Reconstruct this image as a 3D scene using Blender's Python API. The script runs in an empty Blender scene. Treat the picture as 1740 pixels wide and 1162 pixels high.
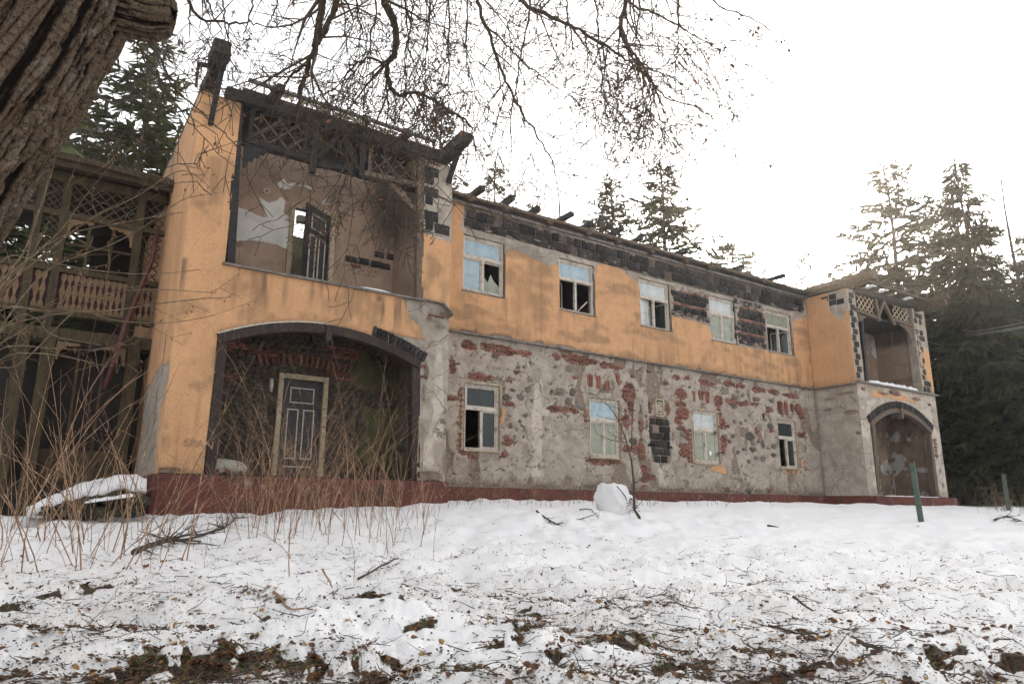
import bpy, bmesh, math, random
import numpy as np
from mathutils import Vector, Matrix
R = math.radians
rng = random.Random(11)
nrs = np.random.RandomState(5)
scene = bpy.context.scene
COL = scene.collection

# ------------------------------------------------------------------ camera, sky, sun, exposure
F_PX, PITCH, ROLL, YAW = 1204.47, .2317, .0047, .5958
CAM = np.array([-2.0351, -14.5361, -.6235])
FW = np.array([math.sin(YAW) * math.cos(PITCH), math.cos(YAW) * math.cos(PITCH), math.sin(PITCH)])
_rt = np.array([math.cos(YAW), -math.sin(YAW), 0.0]); _up = np.cross(_rt, FW)
RT = math.cos(ROLL) * _rt + math.sin(ROLL) * _up
UP = -math.sin(ROLL) * _rt + math.cos(ROLL) * _up
cam_data = bpy.data.cameras.new('camera'); cam = bpy.data.objects.new('camera', cam_data); COL.objects.link(cam)
cam_data.sensor_width = 36.0; cam_data.lens = 36.0 * F_PX / 1740.0
cam_data.clip_start = .05; cam_data.clip_end = 3000
cam.matrix_world = Matrix(((RT[0], UP[0], -FW[0], CAM[0]), (RT[1], UP[1], -FW[1], CAM[1]), (RT[2], UP[2], -FW[2], CAM[2]), (0, 0, 0, 1)))
scene.camera = cam

SUN_EL, SUN_AZ = R(17.2), R(54.5)          # azimuth clockwise from +Y
world = bpy.data.worlds.new('World'); scene.world = world; world.use_nodes = True
wn = world.node_tree; wn.nodes.clear()
sky = wn.nodes.new('ShaderNodeTexSky'); sky.sky_type = 'NISHITA'; sky.sun_disc = False
sky.sun_elevation = SUN_EL; sky.sun_rotation = SUN_AZ; sky.altitude = 400
sky.air_density = 1.0; sky.dust_density = 4.0; sky.ozone_density = 1.0
hsv = wn.nodes.new('ShaderNodeHueSaturation'); hsv.inputs['Saturation'].default_value = .22
tint = wn.nodes.new('ShaderNodeMix'); tint.data_type = 'RGBA'; tint.blend_type = 'MIX'
tint.inputs['Factor'].default_value = .28; tint.inputs['B'].default_value = (4.6, 4.5, 4.45, 1)   # thin even high cloud
bg = wn.nodes.new('ShaderNodeBackground'); bg.inputs['Strength'].default_value = .15
wo = wn.nodes.new('ShaderNodeOutputWorld')
wn.links.new(sky.outputs[0], hsv.inputs['Color']); wn.links.new(hsv.outputs[0], tint.inputs['A'])
wn.links.new(tint.outputs['Result'], bg.inputs['Color']); wn.links.new(bg.outputs[0], wo.inputs['Surface'])
sun_d = bpy.data.lights.new('sun', 'SUN'); sun_d.energy = 2.6; sun_d.angle = R(.6); sun_d.color = (1, .80, .58)
sun = bpy.data.objects.new('sun', sun_d); COL.objects.link(sun)
sdir = Vector((math.sin(SUN_AZ) * math.cos(SUN_EL), math.cos(SUN_AZ) * math.cos(SUN_EL), math.sin(SUN_EL)))
sun.rotation_euler = sdir.to_track_quat('Z', 'Y').to_euler()
vs = scene.view_settings; vs.view_transform = 'Standard'; vs.look = 'None'; vs.exposure = 1.48; vs.gamma = 1; vs.use_curve_mapping = False
scene.cycles.max_bounces = 4; scene.cycles.diffuse_bounces = 3; scene.cycles.glossy_bounces = 2; scene.cycles.transparent_max_bounces = 8
scene.cycles.use_denoising = True; scene.cycles.use_adaptive_sampling = True; scene.cycles.adaptive_threshold = .025

# ------------------------------------------------------------------ helpers
def ray(px, py): return FW + RT * ((px - 870) / F_PX) - UP * ((py - 581) / F_PX)
def at(px, py, Y):                       # point of the plane y = Y
    d = ray(px, py); return CAM + d * ((Y - CAM[1]) / d[1])
def atx(px, py, X):
    d = ray(px, py); return CAM + d * ((X - CAM[0]) / d[0])
def atd(px, py, D): return CAM + ray(px, py) * D
def pts(poly, Y): return np.array([at(a, b, Y)[[0, 2]] for a, b in poly])

def _hash(ix, iy, s):
    n = (ix.astype(np.int64) * 374761393 + iy.astype(np.int64) * 668265263 + s * 1274126177) & 0x7fffffff
    n = ((n ^ (n >> 13)) * 1274126177) & 0x7fffffff
    return ((n ^ (n >> 16)) & 0xffff) / 65535.0
def vnoise(x, y, s=0):
    x = np.asarray(x, float); y = np.asarray(y, float)
    ix = np.floor(x); iy = np.floor(y); fx = x - ix; fy = y - iy
    fx = fx * fx * (3 - 2 * fx); fy = fy * fy * (3 - 2 * fy)
    a = _hash(ix, iy, s); b = _hash(ix + 1, iy, s); c = _hash(ix, iy + 1, s); d = _hash(ix + 1, iy + 1, s)
    return (a * (1 - fx) + b * fx) * (1 - fy) + (c * (1 - fx) + d * fx) * fy
def fbm(x, y, s=0, o=4, g=.5):
    t = 0; a = 1; n = 0
    for k in range(o):
        t = t + a * vnoise(x, y, s + k * 17); n += a; a *= g; x = x * 2.03 + 3.1; y = y * 2.03 + 1.7
    return t / n
def sstep(a, b, x):
    t = np.clip((x - a) / (b - a), 0, 1); return t * t * (3 - 2 * t)
def sd_poly(P, x, y):                    # signed distance, positive inside
    x = np.asarray(x, float); y = np.asarray(y, float); n = len(P)
    d = np.full(x.shape, 1e9); inside = np.zeros(x.shape, bool)
    for i in range(n):
        ax, ay = P[i]; bx, by = P[(i + 1) % n]
        ex, ey = bx - ax, by - ay; L = ex * ex + ey * ey + 1e-12
        t = np.clip(((x - ax) * ex + (y - ay) * ey) / L, 0, 1)
        d = np.minimum(d, np.hypot(x - ax - t * ex, y - ay - t * ey))
        c = (ay > y) != (by > y)
        with np.errstate(divide='ignore', invalid='ignore'):
            inside ^= c & (x < ex * (y - ay) / (ey if abs(ey) > 1e-12 else 1e-12) + ax)
    return np.where(inside, d, -d)

class MB:
    def __init__(s): s.v = []; s.f = []; s.n = 0
    def add(s, vs, fs):
        k = s.n; s.v.extend([tuple(map(float, p)) for p in vs]); s.f.extend([tuple(i + k for i in f) for f in fs]); s.n += len(vs); return s
    def box(s, x0, x1, y0, y1, z0, z1):
        return s.add([(x0, y0, z0), (x1, y0, z0), (x1, y1, z0), (x0, y1, z0), (x0, y0, z1), (x1, y0, z1), (x1, y1, z1), (x0, y1, z1)],
                     [(0, 3, 2, 1), (4, 5, 6, 7), (0, 1, 5, 4), (1, 2, 6, 5), (2, 3, 7, 6), (3, 0, 4, 7)])
    def beam(s, p0, p1, w, h, side=(0, 1, 0), segs=1, jit=0):
        """bar from p0 to p1, w along `side`-ish, h across"""
        p0 = Vector(p0); p1 = Vector(p1); d = (p1 - p0).normalized()
        a = Vector(side); a = (a - d * a.dot(d)).normalized(); b = d.cross(a)
        vs = []
        for k in range(segs + 1):
            c = p0.lerp(p1, k / segs)
            jw = 1 + rng.uniform(-jit, jit); jh = 1 + rng.uniform(-jit, jit)
            for (i, j) in ((-1, -1), (1, -1), (1, 1), (-1, 1)):
                vs.append(c + a * (i * w / 2 * jw * (1 + rng.uniform(-jit, jit) * .5)) + b * (j * h / 2 * jh * (1 + rng.uniform(-jit, jit) * .5)))
        fs = [(3, 2, 1, 0), tuple(segs * 4 + i for i in (0, 1, 2, 3))]
        for k in range(segs):
            o = k * 4
            for i in range(4): fs.append((o + i, o + (i + 1) % 4, o + 4 + (i + 1) % 4, o + 4 + i))
        return s.add(vs, fs)
    def tube(s, P, r, n=5, cap=False):
        P = [Vector(p) for p in P]; m = len(P)
        if not hasattr(r, '__len__'): r = [r] * m
        vs = []; ref = Vector((.31, .17, .93))
        for i in range(m):
            d = (P[min(i + 1, m - 1)] - P[max(i - 1, 0)])
            d = d.normalized() if d.length > 1e-9 else Vector((0, 0, 1))
            a = d.cross(ref)
            if a.length < .05: a = d.cross(Vector((1, 0, 0)))
            a.normalize(); b = d.cross(a)
            for k in range(n):
                t = 2 * math.pi * k / n
                vs.append(P[i] + (a * math.cos(t) + b * math.sin(t)) * r[i])
        fs = []
        for i in range(m - 1):
            for k in range(n): fs.append((i * n + k, i * n + (k + 1) % n, (i + 1) * n + (k + 1) % n, (i + 1) * n + k))
        if cap: fs.append(tuple(range(n))[::-1]); fs.append(tuple((m - 1) * n + k for k in range(n)))
        return s.add(vs, fs)
    def prism(s, P2, Y, th):               # outline [(x,z)] on plane y=Y, thickness th toward +y
        n = len(P2); vs = [(p[0], Y, p[1]) for p in P2] + [(p[0], Y + th, p[1]) for p in P2]
        fs = [tuple(range(n)), tuple(range(2 * n - 1, n - 1, -1))] + [(i, i + n, (i + 1) % n + n, (i + 1) % n) for i in range(n)]
        return s.add(vs, fs)
    def mesh(s, name):
        me = bpy.data.meshes.new(name); me.from_pydata(s.v, [], s.f); me.update(); return me
    def build(s, name, m, parent=None, smooth=False, bevel=0):
        me = s.mesh(name)
        if bevel:
            bm = bmesh.new(); bm.from_mesh(me); bmesh.ops.recalc_face_normals(bm, faces=bm.faces)
            bmesh.ops.bevel(bm, geom=bm.edges[:], offset=bevel, segments=1, affect='EDGES', clamp_overlap=True); bm.to_mesh(me); bm.free()
        return link(name, me, m, parent, smooth)
def link(name, me, m=None, parent=None, smooth=False):
    if m is not None and not me.materials: me.materials.append(m)
    if smooth:
        me.polygons.foreach_set('use_smooth', [True] * len(me.polygons))
    o = bpy.data.objects.new(name, me); COL.objects.link(o)
    if parent is not None: o.parent = parent
    return o
def tag(o, label, cat=None, group=None, kind=None):
    if label: o['label'] = label
    if cat: o['category'] = cat
    if group: o['group'] = group
    if kind: o['kind'] = kind
    return o
def thing(name, label, cat, loc=(0, 0, 0), group=None, kind=None):
    o = bpy.data.objects.new(name, None); COL.objects.link(o); o.location = loc; o.empty_display_size = .2
    return tag(o, label, cat, group, kind)
def np_mesh(name, V, Fq, attrs=None, smooth=True):
    V = np.asarray(V, np.float32); Fq = np.asarray(Fq, np.int32); k = Fq.shape[1]
    me = bpy.data.meshes.new(name)
    me.vertices.add(len(V)); me.vertices.foreach_set('co', V.ravel())
    me.loops.add(Fq.size); me.loops.foreach_set('vertex_index', Fq.ravel())
    me.polygons.add(len(Fq)); me.polygons.foreach_set('loop_start', np.arange(0, Fq.size, k, dtype=np.int32))
    me.update(calc_edges=True)
    if smooth: me.polygons.foreach_set('use_smooth', np.ones(len(Fq), bool))
    for an, val in (attrs or {}).items():
        a = me.color_attributes.new(an, 'FLOAT_COLOR', 'POINT')
        c = np.ones((len(V), 4), np.float32); c[:, :val.shape[1]] = val; a.data.foreach_set('color', c.ravel())
    me.validate(); return me

# ------------------------------------------------------------------ materials
class NT:
    def __init__(s, name):
        s.m = bpy.data.materials.new(name); s.m.use_nodes = True; s.t = s.m.node_tree; s.t.nodes.clear()
        s.out = s.n('ShaderNodeOutputMaterial'); s.p = s.n('ShaderNodeBsdfPrincipled'); s.l(s.p.outputs[0], s.out.inputs['Surface'])
        s.tc = s.n('ShaderNodeTexCoord'); s.co = s.tc.outputs['Object']
    def n(s, t, **k):
        o = s.t.nodes.new(t)
        for a, b in k.items(): setattr(o, a, b)
        return o
    def l(s, a, b): s.t.links.new(a, b)
    def noise(s, sc, det=4, rough=.55, dist=0, co=None):
        o = s.n('ShaderNodeTexNoise'); o.inputs['Scale'].default_value = sc; o.inputs['Detail'].default_value = det
        o.inputs['Roughness'].default_value = rough; o.inputs['Distortion'].default_value = dist
        s.l(co or s.co, o.inputs['Vector']); return o.outputs['Fac']
    def ramp(s, fac, a, b, lo=0., hi=1.):
        o = s.n('ShaderNodeMapRange'); o.interpolation_type = 'SMOOTHSTEP'
        o.inputs['From Min'].default_value = a; o.inputs['From Max'].default_value = b
        o.inputs['To Min'].default_value = lo; o.inputs['To Max'].default_value = hi
        s.l(fac, o.inputs['Value']); return o.outputs[0]
    def math(s, op, a, b=None):
        o = s.n('ShaderNodeMath', operation=op)
        for i, v in enumerate((a, b)):
            if v is None: continue
            if isinstance(v, (int, float)): o.inputs[i].default_value = v
            else: s.l(v, o.inputs[i])
        return o.outputs[0]
    def mix(s, f, a, b, mode='MIX'):
        o = s.n('ShaderNodeMix'); o.data_type = 'RGBA'; o.blend_type = mode
        for k, v in (('Factor', f), ('A', a), ('B', b)):
            i = o.inputs[k] if k == 'Factor' else [q for q in o.inputs if q.name == k and q.type == 'RGBA'][0]
            if isinstance(v, (int, float)): i.default_value = v
            elif isinstance(v, tuple): i.default_value = (*v, 1)[:4]
            else: s.l(v, i)
        return [q for q in o.outputs if q.type == 'RGBA'][0]
    def bump(s, h, strength=.4, dist=.02):
        b = s.n('ShaderNodeBump'); b.inputs['Strength'].default_value = strength; b.inputs['Distance'].default_value = dist
        s.l(h, b.inputs['Height']); s.l(b.outputs[0], s.p.inputs['Normal'])
    def done(s, col, rough=.85, spec=.3):
        s.l(col, s.p.inputs['Base Color']) if not isinstance(col, tuple) else setattr(s.p.inputs['Base Color'], 'default_value', (*col, 1))
        s.p.inputs['Roughness'].default_value = rough; s.p.inputs['Specular IOR Level'].default_value = spec; return s.m
    def scaled(s, x, y, z):
        m = s.n('ShaderNodeMapping'); m.inputs['Scale'].default_value = (x, y, z); s.l(s.co, m.inputs['Vector']); return m.outputs[0]

def simple(name, c1, c2, sc=6, rough=.85, bs=.3, bd=.01, grain=(1, 1, 1), rnd=0., c3=None, spec=.3):
    t = NT(name); co = t.scaled(*grain)
    f = t.noise(sc, 6, .6, .3, co); c = t.mix(t.ramp(f, .3, .7), c1, c2)
    if c3 is not None: c = t.mix(t.ramp(t.noise(sc * 2.3, 5, .6, .6, co), .54, .66), c, c3)
    if rnd:
        oi = t.n('ShaderNodeObjectInfo'); c = t.mix(1., c, t.mix(oi.outputs['Random'], (1 - rnd,) * 3, (1 + rnd, 1 + rnd * .9, 1 + rnd * .8)), 'MULTIPLY')
    t.bump(t.noise(sc * 5, 5, .65, .2, co), bs, bd)
    return t.done(c, rough, spec)

def wallmat(name, top, top2, base, base2, hole, grain=26, bumpd=.012, stain_shade=(.06, .05, .042), speck=.62, cracks=False):
    """three layers told apart by the distances stored in `lay`: paint coat (R), missing render (G), stains and painted shade (B), patch colour (A as extra)"""
    t = NT(name)
    a = t.n('ShaderNodeVertexColor', layer_name='lay'); sp = t.n('ShaderNodeSeparateColor'); t.l(a.outputs['Color'], sp.inputs[0])
    fine = t.noise(grain, 5, .6); mid = t.noise(3.2, 6, .62, .4); big = t.noise(.7, 5, .6, .6); sand = t.noise(grain * 1.5, 4, .75)
    edge = t.math('MULTIPLY', t.math('SUBTRACT', t.noise(14, 5, .65), .5), .22)
    mt = t.ramp(t.math('ADD', sp.outputs[0], edge), .47, .53)
    mh = t.ramp(t.math('ADD', sp.outputs[1], edge), .46, .54)
    c_t = t.mix(t.ramp(big, .3, .7), top, top2)
    c_t = t.mix(t.ramp(mid, .5, .8, 0, .45), c_t, tuple(x * .62 for x in top2))
    streak = t.noise(2.2, 5, .6, .3, t.scaled(2.6, 2.6, .22))
    c_t = t.mix(t.ramp(streak, .5, .78, 0, .5), c_t, tuple(x * .5 + .01 for x in top2))
    c_t = t.mix(t.ramp(t.noise(1.1, 7, .68, .8), .5, .7, 0, .55), c_t, tuple(x * .66 + .012 for x in top2))
    c_t = t.mix(t.ramp(t.noise(5.5, 5, .7), .56, .72, 0, .35), c_t, tuple(min(1, x * 1.2 + .02) for x in top))
    c_t = t.mix(t.ramp(sand, .5, .66, 0, speck), c_t, tuple(x * .42 for x in top))
    c_b = t.mix(t.ramp(mid, .3, .7), base, base2)
    c_b = t.mix(t.ramp(fine, .55, .75, 0, .6), c_b, tuple(x * .5 for x in base2))
    c_b = t.mix(t.ramp(big, .55, .8, 0, .5), c_b, tuple(x * .72 for x in base))
    pale = a.outputs['Alpha']
    c_b = t.mix(t.ramp(t.math('ADD', pale, edge), .4, .6, 0, .85), c_b, tuple(min(1, x * 1.22) for x in base))
    c_b = t.mix(t.ramp(t.noise(1.4, 7, .7, 1.2), .45, .62, 0, .45), c_b, tuple(x * .62 for x in base2))
    if cracks:
        vo = t.n('ShaderNodeTexVoronoi'); vo.feature = 'DISTANCE_TO_EDGE'; vo.inputs['Scale'].default_value = 1.5
        wv = t.n('ShaderNodeMix'); wv.data_type = 'VECTOR'; wv.inputs['Factor'].default_value = .16; nz = t.n('ShaderNodeTexNoise'); nz.inputs['Scale'].default_value = 3.; nz.inputs['Detail'].default_value = 6; t.l(t.co, nz.inputs['Vector'])
        t.l(t.co, [q for q in wv.inputs if q.name == 'A' and q.type == 'VECTOR'][0]); t.l(nz.outputs['Color'], [q for q in wv.inputs if q.name == 'B' and q.type == 'VECTOR'][0])
        t.l([q for q in wv.outputs if q.type == 'VECTOR'][0], vo.inputs['Vector'])
        ck = t.math('MULTIPLY', t.ramp(vo.outputs['Distance'], .004, .014, 1., 0.), t.ramp(big, .42, .55)); c_b = t.mix(t.math('MULTIPLY', ck, .75), c_b, tuple(x * .3 for x in base2))
    c = t.mix(mt, c_b, c_t)
    c_h = t.mix(t.ramp(fine, .35, .65), hole, tuple(x * 2.1 for x in hole))
    c = t.mix(mh, c, c_h)
    st = t.math('MULTIPLY', sp.outputs[2], t.ramp(streak, .2, .6, .5, 1.))
    c = t.mix(st, c, stain_shade)
    h = t.math('ADD', t.math('MULTIPLY', fine, .6), t.math('MULTIPLY', sand, .5))
    h = t.math('ADD', h, t.math('MULTIPLY', mid, .8)); h = t.math('ADD', h, t.math('MULTIPLY', mt, 1.6)); h = t.math('SUBTRACT', h, t.math('MULTIPLY', mh, 1.4))
    t.bump(h, .75, bumpd)
    return t.done(c, .92, .15)

M = {}
M['facade'] = wallmat('facade', (.585, .335, .175), (.52, .295, .155), (.41, .358, .302), (.31, .265, .22), (.14, .108, .085), cracks=True)
M['porch'] = wallmat('porch', (.145, .13, .075), (.09, .09, .045), (.125, .102, .08), (.085, .07, .055), (.055, .044, .035), grain=18, bumpd=.03)
M['loggia'] = wallmat('loggia', (.66, .63, .58), (.58, .55, .51), (.37, .265, .195), (.31, .22, .165), (.17, .12, .09), grain=20, speck=.1)
M['brick'] = simple('brick', (.215, .082, .058), (.15, .062, .048), 5, rnd=.45, c3=(.29, .235, .19), bs=.6)
M['block'] = simple('cinder_block', (.034, .032, .033), (.017, .016, .017), 7, rnd=.6, bs=.9, bd=.025, c3=(.12, .108, .098))
M['stone'] = simple('field_stone', (.15, .14, .13), (.09, .084, .08), 6, rnd=.5, bs=.7, bd=.02, c3=(.24, .2, .16))
M['char'] = simple('charred_timber', (.028, .026, .026), (.014, .013, .014), 9, grain=(.35, 3, 3), bs=.9, bd=.02, c3=(.06, .05, .044), rough=.7)
M['oldwood'] = simple('weathered_timber', (.17, .125, .09), (.085, .062, .047), 9, grain=(3, 3, .35), bs=.8, bd=.012, c3=(.05, .04, .034))
M['log'] = simple('log_end', (.12, .08, .05), (.05, .037, .028), 9, bs=.8, bd=.012, c3=(.035, .028, .024))
M['paint'] = simple('peeling_white_paint', (.54, .50, .44), (.42, .37, .31), 4, bs=.6, c3=(.22, .145, .10), rough=.65)
M['cream'] = simple('cream_paint', (.44, .36, .25), (.33, .26, .17), 7, bs=.4, c3=(.16, .10, .06), rough=.6)
M['mortar'] = simple('mortar_smear', (.22, .185, .155), (.14, .118, .10), 9, bs=.7)
M['trim'] = simple('pale_trim_paint', (.50, .47, .40), (.40, .36, .29), 9, bs=.3, c3=(.16, .13, .10), rough=.6)
M['door'] = simple('black_door_paint', (.018, .018, .024), (.028, .025, .03), 5, bs=.3, rough=.45, c3=(.05, .042, .04))
M['doorpanel'] = simple('dusty_door_panel', (.034, .033, .038), (.05, .046, .046), 4, bs=.4, rough=.6, c3=(.08, .07, .062))
def plinthmat():
    t = NT('worn_red_plinth'); a = t.noise(2.2, 7, .7, .6); b = t.noise(7, 6, .7, .4); f = t.noise(40, 4, .7)
    c = t.mix(t.ramp(a, .35, .65), (.16, .056, .044), (.10, .04, .034)); c = t.mix(t.ramp(b, .5, .7, 0, .7), c, (.075, .045, .036))
    c = t.mix(t.ramp(t.noise(3.4, 7, .75, .9), .58, .64), c, (.23, .19, .155)); c = t.mix(t.ramp(t.noise(1.3, 6, .7), .56, .7, 0, .8), c, (.04, .038, .02))
    c = t.mix(t.ramp(f, .55, .75, 0, .5), c, (.05, .03, .026)); t.bump(t.math('ADD', b, t.math('MULTIPLY', f, .5)), .8, .03); return t.done(c, .9, .2)
M['plinth'] = plinthmat()
M['plum'] = simple('plum_brown_paint', (.042, .029, .025), (.027, .02, .018), 5, bs=.4, c3=(.075, .056, .045), grain=(3, 3, .5))
M['ledge'] = simple('sheet_metal_ledge', (.20, .18, .16), (.11, .095, .08), 5, bs=.4, rough=.6, c3=(.06, .05, .04))
M['verwood'] = simple('mossy_ochre_timber', (.075, .052, .028), (.034, .027, .016), 6, grain=(2, 2, .5), bs=.7, c3=(.055, .05, .028))
M['verfret'] = simple('faded_fret_board', (.2, .13, .07), (.13, .085, .05), 9, bs=.5, c3=(.16, .10, .075))
M['verplum'] = simple('purple_backing', (.055, .024, .03), (.035, .018, .02), 7, bs=.3)
M['redpipe'] = simple('red_downpipe', (.105, .036, .032), (.06, .026, .024), 7, bs=.3, rough=.5)
M['interior'] = simple('interior_plaster', (.17, .15, .10), (.11, .095, .07), 2, bs=.4)
M['slab'] = simple('dark_boards', (.034, .029, .025), (.022, .019, .017), 3, bs=.4)
M['felt'] = simple('torn_roofing_felt', (.42, .37, .27), (.24, .2, .15), 9, bs=.5, c3=(.06, .05, .045))
M['tin'] = simple('grey_eave_batten', (.16, .16, .14), (.10, .095, .085), 8, bs=.3, rough=.6)
M['green'] = simple('green_post_paint', (.075, .11, .085), (.05, .08, .06), 6, bs=.6, rough=.7, c3=(.12, .12, .095))
M['sack'] = simple('dirty_white_sack', (.55, .53, .46), (.42, .39, .32), 6, bs=.5, c3=(.22, .17, .13))
M['curtain'] = simple('cream_curtain', (.60, .57, .44), (.50, .47, .36), 3, bs=.3, grain=(9, 9, .5))
M['paper'] = simple('white_paper', (.8, .8, .78), (.74, .74, .72), 3, bs=.1)
M['iron'] = simple('rusty_iron', (.05, .035, .03), (.03, .024, .022), 9, bs=.5, rough=.6)
M['wire'] = simple('aluminium_wire', (.45, .45, .45), (.36, .36, .36), 3, bs=.1, rough=.4)
M['ink'] = simple('faded_spray_paint', (.24, .17, .12), (.36, .23, .13), 20, bs=.1)
M['chalk'] = simple('chalk_lines', (.42, .44, .45), (.2, .2, .22), 30, bs=.1)
M['moss'] = simple('moss_turf', (.06, .08, .02), (.10, .095, .03), 8, bs=.9, bd=.03, c3=(.045, .035, .02))

def snowmat(name, dirt=True):
    t = NT(name)
    c = t.mix(t.ramp(t.noise(1.3, 5, .6), .3, .7), (.80, .80, .81), (.84, .832, .825))
    if dirt:
        a = t.n('ShaderNodeVertexColor', layer_name='lay'); sp = t.n('ShaderNodeSeparateColor'); t.l(a.outputs['Color'], sp.inputs[0])
        e = t.math('MULTIPLY', t.math('SUBTRACT', t.noise(9, 6, .7), .5), .75)
        soil = t.ramp(t.math('ADD', sp.outputs[0], e), .48, .58)
        gr = t.noise(60, 4, .7)
        sc = t.mix(t.ramp(gr, .4, .62), (.022, .015, .010), (.075, .046, .026)); sc = t.mix(t.ramp(t.noise(5, 4, .6), .5, .66, 0, .8), sc, (.055, .062, .018))
        # fine dark crumbs of bark and dust on the old snow, thicker where litter lies
        cr = t.math('ADD', t.noise(45, 5, .75), t.math('MULTIPLY', sp.outputs[1], .17))
        c = t.mix(t.math('MULTIPLY', t.ramp(cr, .665, .74), t.ramp(sp.outputs[1], .02, .3)), c, (.11, .08, .055))
        c = t.mix(t.math('MULTIPLY', sp.outputs[1], t.ramp(t.noise(7, 6, .7), .35, .75, .22, .9)), c, (.52, .47, .41))
        c = t.mix(soil, c, sc)
    t.bump(t.math('ADD', t.noise(22, 6, .65), t.math('MULTIPLY', t.noise(110, 3, .6), .35)), .55, .02)
    if not dirt: c = t.mix(t.ramp(t.noise(5, 7, .75), .55, .75, 0, .55), c, (.55, .53, .5)); c = t.mix(t.ramp(t.noise(38, 4, .75), .68, .74), c, (.14, .11, .08)); t.bump(t.math('ADD', t.noise(8, 6, .7), t.math('MULTIPLY', t.noise(40, 4, .7), .6)), .9, .05)
    t.done(c, .6, .25)
    t.p.inputs['Subsurface Weight'].default_value = .0
    return t.m
M['snow'] = snowmat('snow_ground'); M['snowcap'] = snowmat('snow_cap', False)

def glass(name, tintc, film):
    t = NT(name); c = t.mix(t.ramp(t.noise(2.5, 4, .6), .35, .7), tintc, tuple(x * .78 for x in tintc))
    t.done(c, .08, .6)
    tr = t.n('ShaderNodeBsdfTransparent'); mx = t.n('ShaderNodeMixShader')
    f = t.ramp(t.noise(3.1, 5, .7), .3, .7, film * .85, min(1, film * 1.12))
    t.l(f, mx.inputs[0]); t.l(tr.outputs[0], mx.inputs[1]); t.l(t.p.outputs[0], mx.inputs[2]); t.l(mx.outputs[0], t.out.inputs['Surface']); return t.m
M['pane_blue'] = glass('pale_blue_pane', (.36, .47, .53), .92)  # pale blue coat, nearly opaque
M['pane_white'] = glass('milky_pane', (.55, .58, .57), .85)
M['pane_green'] = glass('greenish_pane', (.40, .42, .33), .6)
M['pane_dark'] = glass('clear_dark_pane', (.05, .065, .065), .5)

def leafmat(name, c1, c2, tr=.35, sc=2., rnd=0):
    t = NT(name); c = t.mix(t.ramp(t.noise(sc, 4, .6), .32, .68), c1, c2)
    if rnd:
        oi = t.n('ShaderNodeObjectInfo'); c = t.mix(1., c, t.mix(oi.outputs['Random'], (1 - rnd,) * 3, (1 + rnd, 1 + rnd * .8, 1 + rnd * .5)), 'MULTIPLY')
    t.done(c, .7, .25)
    b = t.n('ShaderNodeBsdfTranslucent'); t.l(c, b.inputs['Color']); mx = t.n('ShaderNodeMixShader'); mx.inputs[0].default_value = tr
    t.l(t.p.outputs[0], mx.inputs[1]); t.l(b.outputs[0], mx.inputs[2]); t.l(mx.outputs[0], t.out.inputs['Surface']); return t.m
M['needle'] = leafmat('spruce_needles', (.036, .048, .024), (.066, .07, .034), .35, .9, .3)
M['needle_dark'] = leafmat('shaded_spruce_needles', (.03, .045, .028), (.055, .068, .034), .3, .9, .3)
M['deadleaf'] = leafmat('dead_leaf', (.17, .08, .036), (.085, .045, .026), .25, 25)
M['strawleaf'] = leafmat('yellow_dead_leaf', (.45, .29, .12), (.33, .17, .07), .3, 25)
M['redseed'] = leafmat('brown_seed_husk', (.17, .075, .045), (.26, .13, .075), .3, 25)
M['grass'] = leafmat('winter_grass', (.11, .15, .03), (.2, .17, .06), .3, 12)
M['stalk'] = simple('dry_weed_stalk', (.34, .205, .12), (.13, .078, .052), 4, bs=.2, c3=(.44, .33, .21))
M['cane'] = simple('pale_bare_cane', (.17, .125, .08), (.10, .072, .047), 6, bs=.3, c3=(.27, .21, .14))
M['twig'] = simple('dark_twig_bark', (.085, .062, .046), (.05, .038, .03), 14, bs=.4, c3=(.10, .09, .045))
M['conbark'] = simple('conifer_bark', (.105, .078, .058), (.065, .05, .04), 8, bs=.8, grain=(2, 2, .6))
def barkmat():
    t = NT('furrowed_bark'); a = t.n('ShaderNodeVertexColor', layer_name='lay'); sp = t.n('ShaderNodeSeparateColor'); t.l(a.outputs['Color'], sp.inputs[0])
    fine = t.noise(55, 7, .75, .8); mid = t.noise(9, 7, .7, .8); big = t.noise(2.2, 5, .6)
    c = t.mix(t.ramp(sp.outputs[0], .28, .72), (.014, .010, .008), (.24, .168, .115))
    c = t.mix(t.math('MULTIPLY', t.ramp(mid, .48, .62), t.ramp(sp.outputs[0], .4, .8)), c, (.33, .26, .2))
    c = t.mix(t.ramp(fine, .48, .6, 0, .8), c, (.03, .021, .016))
    c = t.mix(t.math('MULTIPLY', t.ramp(t.noise(16, 6, .75), .56, .64, 0, .75), t.ramp(big, .4, .6)), c, (.085, .10, .04))
    c = t.mix(t.ramp(t.noise(27, 4, .7), .66, .72, 0, .7), c, (.27, .26, .2))
    t.bump(t.math('ADD', fine, t.math('MULTIPLY', mid, .9)), 1., .035); return t.done(c, .9, .2)
M['bark'] = barkmat()

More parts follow.
